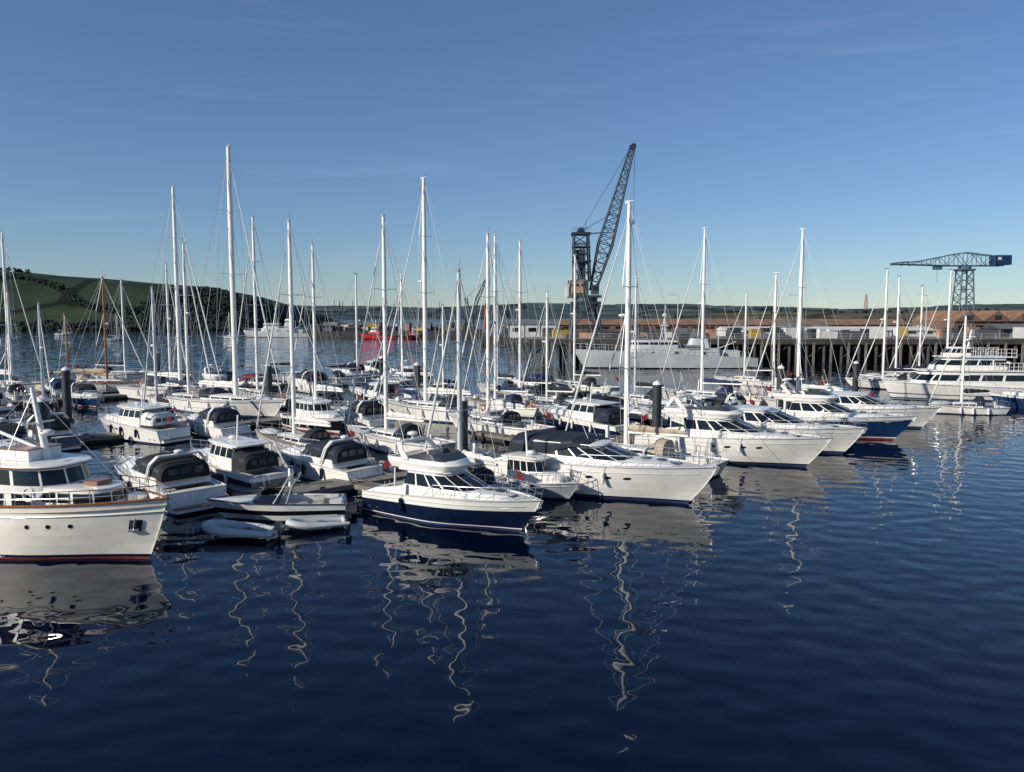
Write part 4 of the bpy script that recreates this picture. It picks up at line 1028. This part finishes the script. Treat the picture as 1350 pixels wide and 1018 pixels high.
# ------------------------------------------------------------------ water
m = bpy.data.materials.new('harbour_water'); m.use_nodes = True; nt = m.node_tree; b = nt.nodes['Principled BSDF']
b.inputs['Base Color'].default_value = (0.0004, 0.0025, 0.012, 1); b.inputs['Roughness'].default_value = 0.012; b.inputs['IOR'].default_value = 1.37
b.inputs['Specular Tint'].default_value = (.55, .74, 1, 1)
tc = nt.nodes.new('ShaderNodeTexCoord')
def nz(scale, detail, rot=0, sx=1):
    mp = nt.nodes.new('ShaderNodeMapping'); mp.inputs['Rotation'].default_value = (0, 0, rot); mp.inputs['Scale'].default_value = (sx, 1, 1)
    nt.links.new(tc.outputs['Object'], mp.inputs['Vector'])
    n = nt.nodes.new('ShaderNodeTexNoise'); n.inputs['Scale'].default_value = scale; n.inputs['Detail'].default_value = detail; n.inputs['Roughness'].default_value = .4
    nt.links.new(mp.outputs['Vector'], n.inputs['Vector']); return n
n1 = nz(1.05, .4, .4, .8); n2 = nz(2.6, 1.5, -.5, .5); n3 = nz(.03, 2)
mk = nt.nodes.new('ShaderNodeMapRange'); mk.inputs['From Min'].default_value = .44; mk.inputs['From Max'].default_value = .64; mk.inputs['To Min'].default_value = .0; mk.inputs['To Max'].default_value = 1.0
nt.links.new(n3.outputs['Fac'], mk.inputs['Value'])
mu = nt.nodes.new('ShaderNodeMath'); mu.operation = 'MULTIPLY'; nt.links.new(n2.outputs['Fac'], mu.inputs[0]); nt.links.new(mk.outputs['Result'], mu.inputs[1])
b1 = nt.nodes.new('ShaderNodeBump'); b1.inputs['Strength'].default_value = 1; b1.inputs['Distance'].default_value = .05
nt.links.new(n1.outputs['Fac'], b1.inputs['Height'])
b2 = nt.nodes.new('ShaderNodeBump'); b2.inputs['Distance'].default_value = .007
nt.links.new(mu.outputs['Value'], b2.inputs['Height']); nt.links.new(b1.outputs['Normal'], b2.inputs['Normal'])
sx_ = nt.nodes.new('ShaderNodeSeparateXYZ'); nt.links.new(tc.outputs['Object'], sx_.inputs['Vector'])
chop = nt.nodes.new('ShaderNodeMapRange'); chop.interpolation_type = 'SMOOTHSTEP'; chop.inputs['From Min'].default_value = 85; chop.inputs['From Max'].default_value = 190; chop.inputs['To Max'].default_value = .48
nt.links.new(sx_.outputs['Y'], chop.inputs['Value'])
n4 = nz(.9, 3, .2, .45); n4.inputs['Roughness'].default_value = .6
n5 = nz(.018, 3, .1, .35)
pm = nt.nodes.new('ShaderNodeMapRange'); pm.inputs['From Min'].default_value = .35; pm.inputs['From Max'].default_value = .65; pm.inputs['To Min'].default_value = .6; pm.inputs['To Max'].default_value = 1.2
nt.links.new(n5.outputs['Fac'], pm.inputs['Value'])
cm = nt.nodes.new('ShaderNodeMath'); cm.operation = 'MULTIPLY'; nt.links.new(chop.outputs['Result'], cm.inputs[0]); nt.links.new(pm.outputs['Result'], cm.inputs[1])
sb = nt.nodes.new('ShaderNodeVectorMath'); sb.operation = 'SUBTRACT'; nt.links.new(n4.outputs['Color'], sb.inputs[0]); sb.inputs[1].default_value = (.5, .5, .5)
fl = nt.nodes.new('ShaderNodeVectorMath'); fl.operation = 'MULTIPLY'; nt.links.new(sb.outputs['Vector'], fl.inputs[0]); fl.inputs[1].default_value = (1, 1.6, 0)
sc = nt.nodes.new('ShaderNodeVectorMath'); sc.operation = 'SCALE'; nt.links.new(fl.outputs['Vector'], sc.inputs[0]); nt.links.new(cm.outputs['Value'], sc.inputs['Scale'])
an = nt.nodes.new('ShaderNodeVectorMath'); an.operation = 'ADD'; nt.links.new(sc.outputs['Vector'], an.inputs[0]); nt.links.new(b2.outputs['Normal'], an.inputs[1])
nn = nt.nodes.new('ShaderNodeVectorMath'); nn.operation = 'NORMALIZE'; nt.links.new(an.outputs['Vector'], nn.inputs[0]); nt.links.new(nn.outputs['Vector'], b.inputs['Normal'])
MATS['water'] = m
mb = MB(); mb.add([(-7000, -500, 0), (7000, -500, 0), (7000, 9000, 0), (-7000, 9000, 0)], [(0, 1, 2, 3)], 'water'); mb.obj('harbour_water', None, smooth=False)

# ------------------------------------------------------------------ light and sky
az = (-.86, -.50); el = radians(26)
nl = sqrt(az[0] ** 2 + az[1] ** 2); d = Vector((az[0] / nl * cos(el), az[1] / nl * cos(el), sin(el)))
sun = bpy.data.lights.new('sun', 'SUN'); sun.energy = 5.0; sun.angle = radians(.5); sun.color = (1, .91, .77)
so = bpy.data.objects.new('sun', sun); COL.objects.link(so); so.rotation_euler = d.to_track_quat('Z', 'Y').to_euler()
w = bpy.data.worlds.new('World'); scene.world = w; w.use_nodes = True; nt = w.node_tree; bg = nt.nodes['Background']
sky = nt.nodes.new('ShaderNodeTexSky'); sky.sky_type = 'NISHITA'; sky.sun_disc = False; sky.sun_elevation = el; sky.sun_rotation = atan2(d.x, d.y)
sky.air_density = 1.0; sky.dust_density = .0; sky.ozone_density = 2.5
tint = nt.nodes.new('ShaderNodeVectorMath'); tint.operation = 'MULTIPLY'; tint.inputs[1].default_value = (.60, .72, .88)
nt.links.new(sky.outputs['Color'], tint.inputs[0])
hz = nt.nodes.new('ShaderNodeVectorMath'); hz.operation = 'ADD'; hz.inputs[1].default_value = (.24, .44, .90)
nt.links.new(tint.outputs['Vector'], hz.inputs[0])
tc = nt.nodes.new('ShaderNodeTexCoord'); mp = nt.nodes.new('ShaderNodeMapping'); mp.inputs['Scale'].default_value = (2.6, 2.6, 26); mp.inputs['Rotation'].default_value = (0.02, 0.03, 0)
nt.links.new(tc.outputs['Generated'], mp.inputs['Vector'])
cn = nt.nodes.new('ShaderNodeTexNoise'); cn.inputs['Scale'].default_value = 1.3; cn.inputs['Detail'].default_value = 6; nt.links.new(mp.outputs['Vector'], cn.inputs['Vector'])
cr = nt.nodes.new('ShaderNodeMapRange'); cr.inputs['From Min'].default_value = .60; cr.inputs['From Max'].default_value = .80; cr.inputs['To Max'].default_value = .35
nt.links.new(cn.outputs['Fac'], cr.inputs['Value'])
cs = nt.nodes.new('ShaderNodeVectorMath'); cs.operation = 'SCALE'; cs.inputs[0].default_value = (1.2, 1.15, 1.1); nt.links.new(cr.outputs['Result'], cs.inputs['Scale'])
ad = nt.nodes.new('ShaderNodeVectorMath'); ad.operation = 'ADD'; nt.links.new(hz.outputs['Vector'], ad.inputs[0]); nt.links.new(cs.outputs['Vector'], ad.inputs[1])
nt.links.new(ad.outputs['Vector'], bg.inputs['Color']); bg.inputs['Strength'].default_value = .092

scene.view_settings.view_transform = 'Standard'; scene.view_settings.look = 'None'; scene.view_settings.exposure = 0
cam = bpy.data.cameras.new('camera'); co = bpy.data.objects.new('camera', cam); COL.objects.link(co)
cam.sensor_width = 36; cam.lens = 27.73; cam.clip_end = 20000; cam.clip_start = .1
co.location = (0, 0, 10); co.rotation_euler = (radians(90 - 5.2), 0, 0); scene.camera = co
